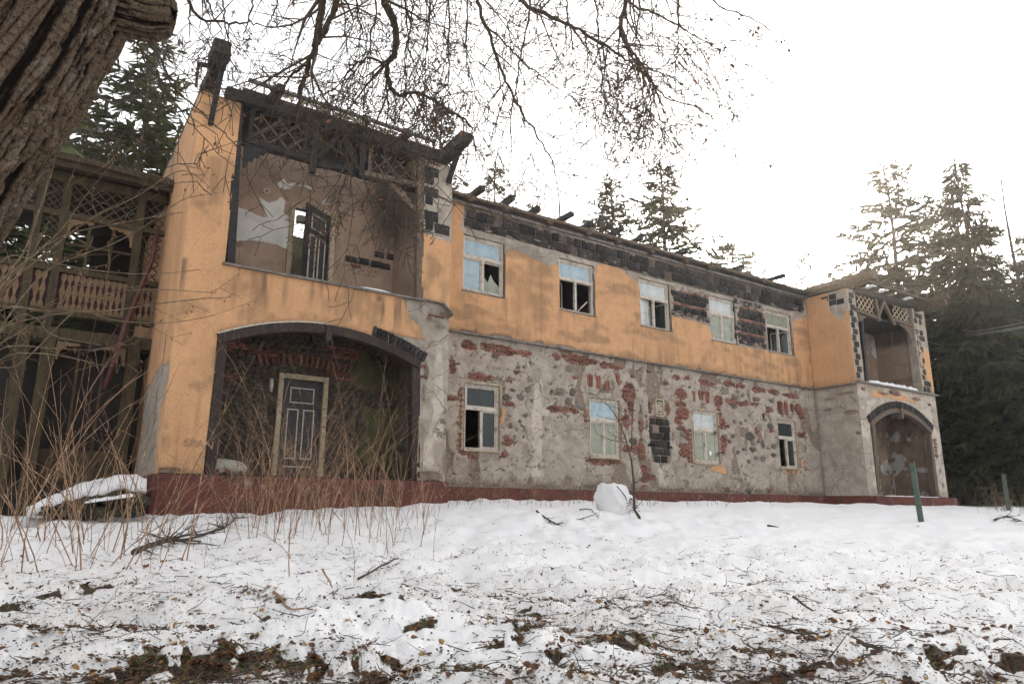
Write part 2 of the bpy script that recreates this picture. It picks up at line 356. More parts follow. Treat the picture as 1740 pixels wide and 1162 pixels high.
# ------------------------------------------------------------------ ground
def gbase(x, y):
    x = np.asarray(x, float); y = np.asarray(y, float)
    zb = np.interp(x, [-12, -3, 0, 3, 6, 12, 20, 24, 30, 45, 80], [-1.1, -.85, -.74, -.62, -.46, -.40, -.42, -.47, -.46, -.5, .6])
    t = np.interp(y + .12 * (x - 6), [-40, -14.5, -11, -6, -2, .2], [0, 0, .10, .38, .80, 1])
    t = np.where(x > 6, np.maximum(t, 0), t)
    z = -1.40 + (zb + 1.40) * t
    far = np.clip((y + .45 * x - 38) / 80, 0, 3)        # wooded hill behind the house
    return z + far ** 1.3 * 9 + np.clip((x - 34) / 60, 0, 2) ** 1.2 * 5
GD = np.geomspace(1.5, 120, 1500)[:, None]
def ghit(px, py):
    P = CAM + ray(px, py) * GD; k = np.argmax(P[:, 2] <= gbase(P[:, 0], P[:, 1]))
    return P[k] if k else CAM + ray(px, py) * 60
# bare soil and turf showing through the snow: centre in the photograph, half axes in metres, strength
PATCH = [(330, 1122, .34, .14, 1.), (470, 1118, .30, .12, 1.), (560, 1128, .22, .10, .9), (215, 1150, .2, .07, .8), (40, 1062, .42, .14, 1.), (140, 1078, .25, .06, .8),
         (285, 1046, .3, .05, .6), (320, 1043, .22, .06, .8), (170, 998, .2, .09, .9), (270, 1098, .14, .07, .8), (490, 1008, .3, .06, .7), (430, 1002, .12, .05, .7),
         (1052, 1088, .17, .1, 1.), (1175, 1066, .16, .07, .9), (930, 1058, .3, .07, .6), (905, 1070, .12, .05, .8), (735, 1025, .25, .05, .6), (1240, 1100, .22, .05, .6),
         (1400, 1088, .2, .03, .7), (1250, 1118, .25, .04, .6), (1530, 1148, .3, .05, .6), (1685, 1128, .2, .05, .6), (860, 1095, .12, .06, .8), (940, 1115, .1, .06, .8),
         (1600, 1080, .35, .03, .5), (1280, 984, .25, .06, .6), (1480, 1010, .25, .05, .5), (20, 1142, .16, .06, .7), (1020, 1150, .3, .03, .5), (780, 962, .15, .08, .4), (640, 1140, .2, .05, .6), (1120, 1130, .3, .05, .7), (1330, 1150, .35, .04, .7), (1640, 1100, .3, .04, .6), (1200, 1030, .2, .04, .6), (1550, 1060, .3, .03, .6), (1430, 1130, .3, .04, .7), (1720, 1070, .25, .03, .6), (1050, 1030, .3, .04, .6), (820, 1140, .3, .04, .6), (720, 1075, .2, .04, .6), (600, 1075, .2, .04, .6)]
PITS2 = [(*ghit(rng.uniform(0, 1740), 872 + 190 * rng.random() ** 1.4)[:2], rng.uniform(.008, .04), rng.uniform(.03, .10)) for _ in range(260)]
PATCHW = [(*ghit(a, b)[:2], c, d, s) for a, b, c, d, s in PATCH]
PITS = [ghit(rng.uniform(1470, 1735), rng.uniform(888, 935))[:2] for _ in range(60)] + [ghit(rng.uniform(880, 1250), rng.uniform(880, 920))[:2] for _ in range(30)] + \
       [ghit(rng.uniform(640, 1050), rng.uniform(900, 985))[:2] for _ in range(40)]
PA = np.array(PITS); PB_ = np.array(PITS2)
def soil_mask(x, y):
    m = np.zeros(np.shape(x))
    for (cx, cy, a, b, s) in PATCHW:
        dx, dy = x - cx, y - cy
        u = dx * math.cos(YAW) - dy * math.sin(YAW); v = dx * math.sin(YAW) + dy * math.cos(YAW)
        r = np.hypot(u / (a * 1.15), v / (b * 2.6))
        m = np.maximum(m, s * np.clip(1.25 - r * .8, 0, 1.1))
    m = m * np.clip(.35 + 1.35 * fbm(x * 6, y * 6, 3), 0, 1.3) * sstep(.22, .42, fbm(x * 14, y * 14, 8, 3))
    d = np.hypot(x - CAM[0], y - CAM[1])
    return np.maximum(m, sstep(.60, .72, fbm(x * 4.5, y * 4.5, 33, 4)) * sstep(.36, .56, fbm(x * 1.1, y * 1.1, 35)) * sstep(11, 6, d) * .74)
def litter_density(x, y):                # more litter near the camera and under the old tree, little on the trodden area at right
    dx, dy = x - CAM[0], y - CAM[1]
    v = dx * math.sin(YAW) + dy * math.cos(YAW); u = dx * math.cos(YAW) - dy * math.sin(YAW)
    a = np.clip(1.2 - v / 11.5, 0, 1) * (.78 + .22 * sstep(4, -2, u - v * .12))
    return a * np.clip(fbm(x * .9, y * .9, 21) * 2.2 - .4, .12, 1)
def gz(x, y):
    x = np.asarray(x, float); y = np.asarray(y, float)
    d = np.hypot(x - CAM[0], y - CAM[1]); z = gbase(x, y)
    lum = (fbm(x * 1.5, y * 1.5, 40, 4) - .5) * .20 + (fbm(x * 4.6, y * 4.6, 41, 3) - .5) * .16 * sstep(30, 8, d) + (fbm(x * 15, y * 15, 45, 3) - .5) * .055 * sstep(14, 5, d)
    z = z + lum * sstep(60, 20, d) - .055 * np.clip(soil_mask(x, y), 0, 1)
    if np.ndim(x) == 0: z = z - (PB_[:, 3] * np.exp(-((x - PB_[:, 0]) ** 2 + (y - PB_[:, 1]) ** 2) / PB_[:, 2])).sum()
    else:
        for (a, b, c, e) in PITS2:
            k = (abs(x - a) < .6) & (abs(y - b) < .6); z[k] -= e * np.exp(-((x[k] - a) ** 2 + (y[k] - b) ** 2) / c)
    if np.ndim(x) == 0: return z - .10 * np.exp(-((x - PA[:, 0]) ** 2 + (y - PA[:, 1]) ** 2) / .035).sum()
    for (a, b) in PITS: z = z - .10 * np.exp(-((x - a) ** 2 + (y - b) ** 2) / .035)
    return z
ang0 = math.pi / 2 - YAW
th = np.concatenate([np.linspace(-R(50), R(50), 420), np.linspace(R(50), 2 * math.pi - R(50), 62)[1:-1]]) + ang0
rad = np.concatenate([[0.0, .4], np.geomspace(.9, 70, 300), np.geomspace(72, 900, 34)])
TH, RA = np.meshgrid(th, rad)
GX = CAM[0] + RA * np.cos(TH); GY = CAM[1] + RA * np.sin(TH); GZ = gz(GX, GY)
nr, nt = TH.shape
ii = np.arange(nr - 1)[:, None] * nt; jj = np.arange(nt)[None, :]; j2 = (jj + 1) % nt
GF = np.stack([ii + jj, ii + j2, ii + nt + j2, ii + nt + jj], -1).reshape(-1, 4)
sm = soil_mask(GX, GY)
under = sstep(30, 40, GY + .6 * GX) * .55                      # forest floor far behind, patchy snow
GL = np.stack([np.clip(np.maximum(sm, under), 0, 1), np.clip(litter_density(GX, GY), 0, 1), GX * 0], -1).reshape(-1, 3)
ground = link('ground', np_mesh('ground', np.stack([GX, GY, GZ], -1).reshape(-1, 3), GF, {'lay': GL}), M['snow'])
tag(ground, 'trampled old snow with soil showing through', None, kind='structure')

# ------------------------------------------------------------------ walls as relief sheets
def wall(name, parent, o, U, V, N, ur, vr, cell, opens, layfn, mat, thick=.32, amp=.006, coat=.022, holed=.03, pin=True, seed=0):
    """sheet spanning ur x vr; opens: (u0,u1,v0,v1,arch rise). layfn(u,v) -> (coat sd, hole sd, stain, pale)"""
    o, U, V, N = (np.array(q, float) for q in (o, U, V, N))
    us = np.linspace(*ur, int(round((ur[1] - ur[0]) / cell)) + 1); vs_ = np.linspace(*vr, int(round((vr[1] - vr[0]) / cell)) + 1)
    for (a, b, c, d, rise) in opens:
        for e in (a, b): us[np.argmin(abs(us - e))] = e
        for e in ((c, d) if not rise else (c,)):
            if vr[0] < e < vr[1]: vs_[np.argmin(abs(vs_ - e))] = e
    u, v = np.meshgrid(us, vs_); nv, nu = u.shape
    u = u.copy(); v = v.copy(); keep = np.ones((nv - 1, nu - 1), bool)
    uc = (u[:-1, :-1] + u[1:, 1:]) / 2; vc = (v[:-1, :-1] + v[1:, 1:]) / 2
    rev_v = []; rev_f = []
    for (a, b, c, d, rise) in opens:
        top = d + rise * (1 - ((uc - (a + b) / 2) / ((b - a) / 2)) ** 2) if rise else d
        keep &= ~((uc > a) & (uc < b) & (vc > c) & (vc < top))
        if rise:
            for i in np.where((us >= a - 1e-6) & (us <= b + 1e-6))[0]:
                cv = d + rise * (1 - ((us[i] - (a + b) / 2) / ((b - a) / 2)) ** 2); j = np.argmin(abs(vs_ - cv)); v[j, i] = cv
        n = 24 if rise else 1
        loop = [(a, c), (a, d)] + [(a + (b - a) * k / n, d + (rise * (1 - (2 * k / n - 1) ** 2))) for k in range(1, n)] + [(b, d), (b, c)]
        for k in range(len(loop)):
            if c <= vr[0] + 1e-6 and k == len(loop) - 1: continue
            p, q = loop[k], loop[(k + 1) % len(loop)]
            m = len(rev_v)
            for (w, dep) in ((p, 0), (q, 0), (q, thick), (p, thick)): rev_v.append((w[0], w[1], -dep))
            rev_f.append((m, m + 1, m + 2, m + 3))
    L = layfn(u, v)
    coat_m = sstep(.48, .54, np.clip(.5 + L[0] / .4, 0, 1)); hole_m = sstep(.46, .56, np.clip(.5 + L[1] / .4, 0, 1))
    h = coat_m * coat - hole_m * holed * (.6 + .8 * fbm(u * 6, v * 6, seed + 9)) + (fbm(u * 3.1, v * 3.1, seed + 1) - .5) * amp * 4 + (fbm(u * 12, v * 12, seed + 2) - .5) * amp * 3 * (1 - coat_m)
    if pin:
        e = np.minimum(np.minimum(u - ur[0], ur[1] - u), np.minimum(v - vr[0] + .2, vr[1] - v + .2)); h = h * sstep(0, .05, e)
    P = o + u[..., None] * U + v[..., None] * V + h[..., None] * N
    ii = np.arange(nv - 1)[:, None] * nu; jj = np.arange(nu - 1)[None, :]
    q = np.stack([ii + jj, ii + jj + 1, ii + nu + jj + 1, ii + nu + jj], -1)[keep]
    if np.dot(np.cross(U, V), N) < 0: q = q[:, ::-1]
    lay = np.stack([np.clip(.5 + L[0] / .4, 0, 1), np.clip(.5 + L[1] / .4, 0, 1), np.clip(L[2], 0, 1), np.clip(L[3], 0, 1)], -1).reshape(-1, 4)
    VV = P.reshape(-1, 3)
    if rev_v:
        rv = np.array(rev_v); rp = o + rv[:, :1] * U + rv[:, 1:2] * V + rv[:, 2:3] * N
        q = np.vstack([q, np.array(rev_f) + len(VV)]); VV = np.vstack([VV, rp]); ex = np.tile([0., .3, 0., 0.], (len(rp), 1)); lay = np.vstack([lay, ex])
    return link(name, np_mesh(name, VV, q, {'lay': lay}), mat, parent)
def ell(L, u, v):                        # union of ellipses as a signed distance
    d = np.full(u.shape, -1.0)
    for (cx, cz, a, b) in L:
        m = (abs(u - cx) < a + 1) & (abs(v - cz) < b + 1)
        r = np.hypot((u[m] - cx) / a, (v[m] - cz) / b); d[m] = np.maximum(d[m], (1 - r) * min(a, b))
    return d
Z = lambda u: np.zeros_like(u)
Xa, Ya, Za = (1, 0, 0), (0, 1, 0), (0, 0, 1); mY = (0, -1, 0); mX = (-1, 0, 0)

# piece meshes shared between alike pieces
def rough_box(seed, sx, sy, sz, jit, bev, cuts=1):
    bm = bmesh.new(); bmesh.ops.create_cube(bm, size=1); r = random.Random(seed)
    bmesh.ops.scale(bm, vec=(sx, sy, sz), verts=bm.verts)
    bmesh.ops.bevel(bm, geom=bm.edges[:], offset=bev, segments=1, affect='EDGES')
    for v in bm.verts: v.co += Vector((r.uniform(-1, 1) * sx, r.uniform(-1, 1) * sy, r.uniform(-1, 1) * sz)) * jit
    me = bpy.data.meshes.new('piece'); bm.to_mesh(me); bm.free(); return me
def stone_mesh(seed):
    bm = bmesh.new(); bmesh.ops.create_icosphere(bm, subdivisions=1, radius=.5); r = random.Random(seed)
    for v in bm.verts: v.co *= r.uniform(.8, 1.2); v.co.y *= .55
    me = bpy.data.meshes.new('stone'); bm.to_mesh(me); bm.free(); return me
BRK = [rough_box(i, .235, .06, .062, .035, .008) for i in range(6)]
BRKV = [rough_box(20 + i, .066, .06, .24, .035, .008) for i in range(4)]
BLK = [rough_box(40 + i, .285, .09, .225, .025, .014) for i in range(6)]
STN = [stone_mesh(60 + i) for i in range(8)]
for L_, m_ in ((BRK, 'brick'), (BRKV, 'brick'), (BLK, 'block'), (STN, 'stone')):
    for me in L_: me.materials.append(M[m_])
def piece(name, me, parent, loc, rot=(0, 0, 0), sc=(1, 1, 1)):
    o = bpy.data.objects.new(name, me); COL.objects.link(o); o.parent = parent; o.location = [float(q) for q in loc]; o.rotation_euler = rot; o.scale = sc; return o

# ------------------------------------------------------------------ the ruined villa
D0, RX0, RX1, WL = 1.8, 23.55, 29.45, 5.98
villa = thing('ruined_villa', 'long two-storey burnt-out villa with ochre plaster above bare grey stonework, roof gone', 'house')
z9 = lambda x, y: (740 + x * .27544, 560 + y * .27544)
z10 = lambda x, y: (1060 + x * .24096, 600 + y * .24096)
def mk(zf, L, sc):
    out = []
    for (x, y, a, b, *k) in L:
        p = at(*zf(x, y), D0); d = np.linalg.norm(p - CAM); m = d / F_PX * sc
        out.append((p[0], p[2], a * m * 1.15, b * m, *k))
    return out
PB9 = [(210, 95, 45, 28), (330, 105, 55, 25), (410, 125, 75, 35), (545, 145, 50, 20), (745, 165, 30, 22), (870, 185, 90, 30), (960, 195, 60, 18), (1080, 225, 80, 18), (275, 290, 85, 22), (105, 425, 40, 16),
       (160, 400, 24, 50), (165, 520, 18, 90), (165, 680, 24, 50), (410, 370, 20, 30), (455, 455, 35, 18), (500, 265, 20, 12), (468, 315, 18, 10), (440, 670, 32, 16), (440, 697, 36, 16), (435, 770, 16, 15),
       (180, 750, 42, 18), (790, 490, 85, 18), (735, 490, 40, 16), (855, 295, 25, 12), (1195, 390, 48, 62), (1180, 735, 32, 20), (1225, 740, 42, 22), (1290, 890, 16, 40), (1040, 815, 105, 14), (1140, 620, 14, 130)]
PV9 = [(955, 310, 15, 40), (1005, 320, 20, 40), (1130, 310, 12, 36), (1060, 345, 14, 28)]
PM9 = [(370, 165, 30, 18), (105, 225, 28, 55), (220, 780, 35, 25), (1050, 370, 60, 26), (1180, 560, 28, 60), (1210, 480, 22, 60), (1270, 510, 20, 60), (1270, 590, 22, 40), (1280, 770, 16, 50), (960, 790, 16, 30), (945, 540, 14, 100)]
PS9 = [(437, 415, 30, 20), (530, 415, 38, 20), (575, 375, 22, 15), (740, 230, 15, 8), (705, 335, 22, 12), (770, 380, 28, 14), (720, 380, 12, 10), (850, 385, 18, 28), (825, 445, 20, 18), (900, 465, 35, 20), (755, 400, 25, 8),
       (710, 400, 10, 7), (545, 600, 15, 12), (260, 862, 10, 10), (222, 895, 16, 10), (515, 232, 9, 9), (550, 230, 9, 9), (755, 540, 15, 10), (820, 245, 24, 20), (1220, 690, 35, 25), (590, 200, 12, 8), (465, 600, 12, 10), (310, 862, 10, 8),
       (120, 890, 14, 9), (955, 968, 28, 9), (525, 560, 12, 8), (560, 530, 14, 8), (1230, 290, 12, 12), (485, 375, 14, 9), (590, 440, 12, 16)]
PB10 = [(40, 290, 45, 70), (60, 680, 60, 22), (125, 690, 22, 80), (150, 825, 22, 40), (190, 875, 42, 20), (150, 893, 30, 14), (190, 385, 20, 45), (310, 395, 22, 42), (410, 290, 50, 35), (400, 360, 50, 25), (420, 420, 60, 45),
        (385, 470, 30, 30), (440, 660, 62, 22), (440, 705, 60, 28), (480, 745, 42, 22), (670, 340, 35, 42), (760, 340, 55, 22), (850, 355, 80, 16), (935, 360, 28, 14), (670, 430, 28, 40), (690, 490, 34, 42), (730, 515, 32, 16),
        (700, 620, 36, 42), (695, 680, 32, 40), (190, 130, 15, 12), (370, 170, 40, 14), (450, 175, 30, 12), (570, 200, 50, 16), (620, 215, 40, 14), (750, 220, 50, 17), (820, 230, 50, 15), (960, 260, 60, 18), (1060, 275, 50, 16), (1180, 300, 70, 16),
        (1030, 395, 28, 16), (1045, 545, 14, 12), (1235, 390, 38, 28), (1255, 430, 28, 28), (1220, 640, 16, 75), (1255, 575, 42, 16), (940, 545, 16, 26), (470, 600, 26, 60), (115, 120, 16, 9), (300, 350, 16, 12)]
PV10 = [(495, 300, 12, 35), (545, 300, 15, 35), (590, 310, 15, 40), (1110, 385, 16, 45), (1145, 390, 16, 45), (1185, 385, 14, 30)]
PM10 = [(60, 450, 14, 90), (120, 480, 20, 110), (140, 940, 20, 12), (410, 530, 42, 22), (440, 580, 60, 40), (655, 560, 16, 80), (680, 740, 20, 50), (890, 970, 25, 20), (1035, 975, 25, 15), (730, 960, 20, 15), (70, 165, 12, 14), (290, 215, 40, 14), (1085, 600, 9, 60), (350, 600, 12, 60), (160, 480, 12, 60)]
PS10 = [(705, 270, 25, 20), (790, 310, 25, 12), (780, 375, 25, 14), (875, 290, 12, 14), (935, 325, 30, 12), (1040, 335, 22, 14), (895, 590, 40, 28), (835, 570, 25, 12), (770, 585, 22, 14), (825, 492, 14, 10), (785, 485, 12, 8), (885, 440, 14, 12),
        (870, 340, 14, 10), (850, 680, 15, 10), (910, 640, 18, 10), (915, 680, 25, 15), (985, 640, 20, 25), (1040, 515, 30, 20), (1060, 660, 20, 12), (1060, 720, 30, 12), (985, 750, 22, 18), (935, 740, 15, 12), (885, 765, 10, 8), (810, 700, 12, 8),
        (1020, 670, 15, 12), (995, 470, 15, 8), (990, 440, 12, 20), (465, 240, 20, 10), (800, 270, 16, 10), (860, 480, 12, 9), (955, 620, 12, 9), (1300, 820, 22, 8), (1320, 550, 10, 18), (840, 300, 10, 8), (780, 660, 10, 8), (750, 620, 12, 10)]
SC9, SC10 = .27544, .24096
LB = mk(z9, PB9, SC9) + mk(z10, PB10, SC10); LVb = mk(z9, PV9, SC9) + mk(z10, PV10, SC10); LM = [(a, b, c * .72, d * .85) for a, b, c, d in mk(z9, PM9, SC9) + mk(z10, PM10, SC10)]; LS = mk(z9, PS9, SC9) + mk(z10, PS10, SC10)
BLKPANEL = pts([z10(175, 440), z10(300, 445), z10(325, 500), z10(330, 720), z10(290, 770), z10(205, 770), z10(185, 600)], D0)
LOW_OR = [pts([z10(*q) for q in p], D0) for p in ([(610, 800), (700, 780), (728, 858), (620, 830)], [(1120, 818), (1242, 822), (1215, 862), (1120, 848)], [(1250, 760), (1268, 760), (1262, 800), (1250, 800)])] + [pts([z9(*q) for q in p], D0) for p in ([(400, 490), (430, 490), (422, 580), (400, 580)],)]
LOW_PALE = [pts([z9(*q) for q in [(610, 310), (665, 310), (660, 480), (720, 440), (730, 480), (660, 560), (650, 900), (600, 900), (590, 600), (600, 480)]], D0), pts([z10(*q) for q in [(235, 780), (275, 775), (290, 880), (325, 930), (280, 978), (250, 978)]], D0)]
WINU = [(7.35, 8.77), (10.76, 12.19), (14.15, 15.60), (17.62, 19.06), (20.87, 22.45)]; WUZ = (5.29, 6.95)
WINL = [(7.52, 8.65), (11.88, 13.11), (16.44, 17.72), (21.05, 22.17)]; WLZ = (.91, 2.70)
VENT = at(*z10(248, 385), D0)
def lay_low(u, v):
    n = (fbm(u * 4, v * 4, 70) - .5) * .16 + (fbm(u * 13, v * 13, 71, 3) - .5) * .12
    hole = np.maximum(np.maximum(ell(LB, u, v), ell(LVb, u, v)), ell(LM, u, v)); hole = np.maximum(hole, ell([(a, b, c * 1.05, d * 1.05) for a, b, c, d in LS], u, v)) + n * .8 + .004
    hole = np.maximum(hole, sd_poly(BLKPANEL, u, v) + n * .3)
    # small scattered losses, more of them toward the right half
    dens = fbm(u * .8, v * .8, 81); sp = fbm(u * 7.5, v * 9, 83, 3)
    hole = np.maximum(hole, (sp - .76 + .11 * sstep(.45, .7, dens)) * .5 - .012); hole = np.maximum(hole, (fbm(u * 16, v * 19, 86, 2) - .80 + .12 * sstep(.4, .65, dens)) * .35 - .012)
    hole = np.maximum(hole, (.05 - abs(v - (-.02))) * .8 * (fbm(u * 2, v, 85) - .35))
    o = np.full(u.shape, -.3)
    for P in LOW_OR: o = np.maximum(o, sd_poly(P, u, v))
    pale = Z(u)
    for P in LOW_PALE: pale = np.maximum(pale, sstep(-.03, .06, sd_poly(P, u, v) + n))
    st = sstep(.35, -.1, v) * .45 * fbm(u * 3, v * 2, 87) + sstep(3.65, 4.05, v) * .3 * fbm(u * 2, v * 4, 88)
    return o, hole, st, pale
lowm = wall('lower_wall', villa, (0, D0, 0), Xa, Za, mY, (WL, RX0), (-.06, 4.05), .042,
            [(a, b, WLZ[0], WLZ[1], 0) for a, b in WINL], lay_low, M['facade'], .30, .014, holed=.045, seed=1)
nb = 0
def fill_bricks(parent, ells, plane, polys=(), dz=.075, dx=.25, y=-.004):
    """courses of bricks inside the patches"""
    seen = set()
    for (cx, cz, a, b) in ells:
        for r in range(int(math.floor((cz - b) / dz)), int(math.ceil((cz + b) / dz)) + 1):
            for k in range(int(math.floor((cx - a) / dx)) - 1, int(math.ceil((cx + a) / dx)) + 2):
                x = (k + .5 * (r % 2)) * dx; z = (r + .5) * dz
                if (r, k) in seen or ((x - cx) / (a + .07)) ** 2 + ((z - cz) / (b + .02)) ** 2 > 1: continue
                seen.add((r, k))
                if any(w0 - .13 < x < w1 + .13 and wz0 - .04 < z < wz1 + .04 for (w0, w1, wz0, wz1) in WBOX): continue
                piece('brick', rng.choice(BRK), parent, (x + rng.uniform(-.008, .008), plane + rng.uniform(-.004, .016), z), (rng.uniform(-.03, .03), rng.uniform(-.03, .03), rng.uniform(-.03, .03)), (rng.uniform(.8, 1.02), 1, rng.uniform(.88, 1.05)))
WBOX = [(a, b, *WLZ) for a, b in WINL] + [(a, b, *WUZ) for a, b in WINU] + [(VENT[0] - .16, VENT[0] + .16, VENT[2] - .28, VENT[2] + .28)]
fill_bricks(lowm, LB, D0 + .034); fill_bricks(lowm, [(a, b, c * .8, d * .8) for k, (a, b, c, d) in enumerate(LM) if k % 3], D0 + .036)
for (cx, cz, a, b) in LVb:
    n = max(1, int(2 * a / .08))
    for k in range(n + 1): piece('brick', rng.choice(BRKV), lowm, (cx + (k - n / 2) * .082, D0 + .025 + rng.uniform(-.004, .01), cz), (0, (k - n / 2) * .07 + rng.uniform(-.05, .05), 0), (1, 1, b * 2 / .26 if b > .1 else 1))
for (cx, cz, a, b) in LS:
    piece('stone', rng.choice(STN), lowm, (cx, D0 + .035, cz), (0, rng.uniform(-.3, .3), 0), (a * 2.1, .13, b * 2.2))
for (cx, cz, a, b) in LM:                 # rubble left in the bare patches
    for _ in range(3): piece('stone', rng.choice(STN), lowm, (cx + rng.uniform(-.7, .7) * a, D0 + .04, cz + rng.uniform(-.8, .8) * b), (0, rng.uniform(-.6, .6), 0), (rng.uniform(.10, .2), .1, rng.uniform(.07, .13)))
def fill_blocks(parent, polys, plane, z0, dz=.24, dx=.30, ybase=.0, axis='x', stag=.5):
    for P in polys:
        jg = random.Random(7)
        for r in range(int((P[:, 1].min() - z0) / dz) - 1, int((P[:, 1].max() - z0) / dz) + 2):
            for k in range(int(P[:, 0].min() / dx) - 1, int(P[:, 0].max() / dx) + 2):
                x = (k + stag * (r % 2)) * dx; z = z0 + (r + .5) * dz
                if sd_poly(P, np.array([x]), np.array([z]))[0] < -.035: continue
                if any(w0 - .1 < x < w1 + .1 and wz0 - .08 < z < wz1 + .08 for (w0, w1, wz0, wz1) in WBOX): continue
                if jg.random() < .05: continue
                loc = (x + jg.uniform(-.01, .01), plane + jg.uniform(-.006, .03), z + jg.uniform(-.008, .008)) if axis == 'x' else (plane + rng.uniform(.0, .014), x, z)
                piece('block', rng.choice(BLK), parent, loc, (rng.uniform(-.02, .02), rng.uniform(-.015, .015), (0 if axis == 'x' else math.pi / 2) + rng.uniform(-.05, .05)), (dx / .30 * jg.uniform(.86, 1.02), 1, dz / .24 * jg.uniform(.88, 1.01)))
fill_blocks(lowm, [BLKPANEL], D0 + .035, BLKPANEL[:, 1].min())

# upper storey of the long front
ORANGE = pts([(755, 335), (790, 347), (786, 372), (783, 384), (790, 398), (788, 430), (860, 430), (862, 424), (880, 427), (905, 440), (935, 451), (948, 451), (952, 480), (1008, 480), (1013, 453), (1025, 448), (1050, 455), (1084, 479), (1090, 530), (1136, 530),
              (1142, 536), (1165, 541), (1200, 552), (1212, 575), (1252, 584), (1260, 589), (1285, 592), (1306, 597), (1345, 596), (1347, 545), (1362, 540), (1375, 542), (1400, 680), (740, 580)], D0)
BAND = pts([(791, 352), (900, 382), (1000, 412), (1100, 438), (1200, 463), (1300, 489), (1366, 507), (1366, 527), (1340, 527), (1270, 510), (1200, 493), (1130, 476), (1060, 457), (1000, 441), (930, 421), (860, 401), (791, 385)], D0)
PAN1 = pts([(1141, 484), (1202, 500), (1204, 548), (1190, 545), (1141, 531)], D0); PAN2 = pts([(1250, 512), (1303, 526), (1304, 592), (1256, 584)], D0)
def lay_up(u, v):
    n = (fbm(u * 3.3, v * 3.3, 90) - .5) * .16
    o = sd_poly(ORANGE, u, v) + n * .6 + (fbm(u * 11, v * 11, 97, 3) - .5) * .07
    o = np.minimum(o, (v - 4.10) - .10 * sstep(.52, .7, fbm(u * 2.6, v * 0, 93)) + .02)
    hole = np.maximum(sd_poly(BAND, u, v) + n * .35 + .02, np.maximum(sd_poly(PAN1, u, v), sd_poly(PAN2, u, v)) - .12 + (fbm(u * 7, v * 7, 94) - .5) * .5)
    st = .55 * ell([(9.6, 5.35, .5, .28), (10.0, 4.95, .45, .35), (9.2, 5.1, .3, .5)], u, v).clip(0, .2) / .2 * .6 + sstep(4.35, 4.05, v) * .35 * fbm(u * 3, v * 3, 92)
    st = np.maximum(st, .36 * sstep(.5, .72, fbm(u * 4, v * .4, 95, 4)) * sstep(5.6, 4.2, v)); st = np.maximum(st, .42 * sstep(.52, .7, fbm(u * .9 + 5, v * 2.2, 98))); st = np.maximum(st, .55 * sstep(4.32, 4.08, v) * sstep(.35, .6, fbm(u * 5, v * 3, 99))); st = np.maximum(st, .28 * sstep(.52, .7, fbm(u * 1.7, v * 1.7, 96)))
    st = np.maximum(st, .8 * sstep(-.06, .04, sd_poly(BAND, u, v) + n * .3))
    for (a, b) in WINU: st = np.maximum(st, .35 * sstep(.16, .02, np.minimum(abs(u - a), abs(u - b))) * sstep(5.3, 5.2, v) * sstep(4.3, 5.2, v))
    return o, hole, st, Z(u)
upm = wall('upper_wall', villa, (0, D0, 0), Xa, Za, mY, (WL, RX0), (4.05, 7.85), .042, [(a, b, *WUZ, 0) for a, b in WINU], lay_up, M['facade'], .30, .007, coat=.035, seed=2)
fill_blocks(upm, [BAND], D0 + .022, 7.15, .295, .30)
def courses(P):
    """two courses of black block, then a thin course of red brick, repeated"""
    z = P[:, 1].min(); k = 0
    while z < P[:, 1].max():
        red = k % 3 == 2; hgt = .085 if red else .185
        x = P[:, 0].min() - (.13 if k % 2 else 0)
        while x < P[:, 0].max() + .1:
            w = .25 if red else .27
            if sd_poly(P, np.array([x + w / 2]), np.array([z + hgt / 2]))[0] > -.04 and not any(a - .06 < x + w / 2 < b + .06 and WUZ[0] - .05 < z < WUZ[1] + .05 for a, b in WINU):
                piece('brick' if red else 'block', rng.choice(BRK if red else BLK), upm, (x + w / 2, D0 + .026 + rng.uniform(-.004, .01), z + hgt / 2), (0, rng.uniform(-.02, .02), rng.uniform(-.03, .03)), (1, 1, .95) if red else (.9, .8, .8))
            x += w + .012
        z += hgt + (.03 if red else .014); k += 1
courses(PAN1); courses(PAN2)
mm = MB(); rr = random.Random(19)                # mortar still clinging to the bared blocks
for P, n in ((BAND, 70), (PAN1, 34), (PAN2, 34)):
    k = 0
    while k < n:
        x = rr.uniform(P[:, 0].min(), P[:, 0].max()); z = rr.uniform(P[:, 1].min(), P[:, 1].max()); d = sd_poly(P, np.array([x]), np.array([z]))[0]
        if d < -.03 or d > rr.uniform(.0, .14): continue
        if any(a - .1 < x < b + .1 and WUZ[0] - .08 < z < WUZ[1] + .08 for a, b in WINU): k += 1; continue
        k += 1; w, h = rr.uniform(.04, .16), rr.uniform(.02, .06); q = 9; sk = rr.uniform(-.3, .3)
        ring = [(x + w * math.cos(6.283 * i / q) * rr.uniform(.6, 1.2), D0 - .026, z + h * math.sin(6.283 * i / q) * rr.uniform(.6, 1.2) + sk * w * math.cos(6.283 * i / q)) for i in range(q)]
        mm.add(ring + [(x, D0 - .042, z)], [(i, (i + 1) % q, q) for i in range(q)])
mm.build('mortar_smears', M['mortar'], upm)['kind'] = 'stuff'

# ledge between the storeys and the red plinth
MBx = MB(); MBx.beam((WL, D0 - .05, 4.06), (RX0 + .02, D0 - .05, 4.06), .12, .045, (0, 1, 0), 40, .12); MBx.build('ledge', M['ledge'], villa)
MBx = MB(); MBx.box(WL + .02, RX0 + .02, D0 - .07, D0 + .2, -.7, -.07); MBx.build('plinth', M['plinth'], villa, bevel=.01)

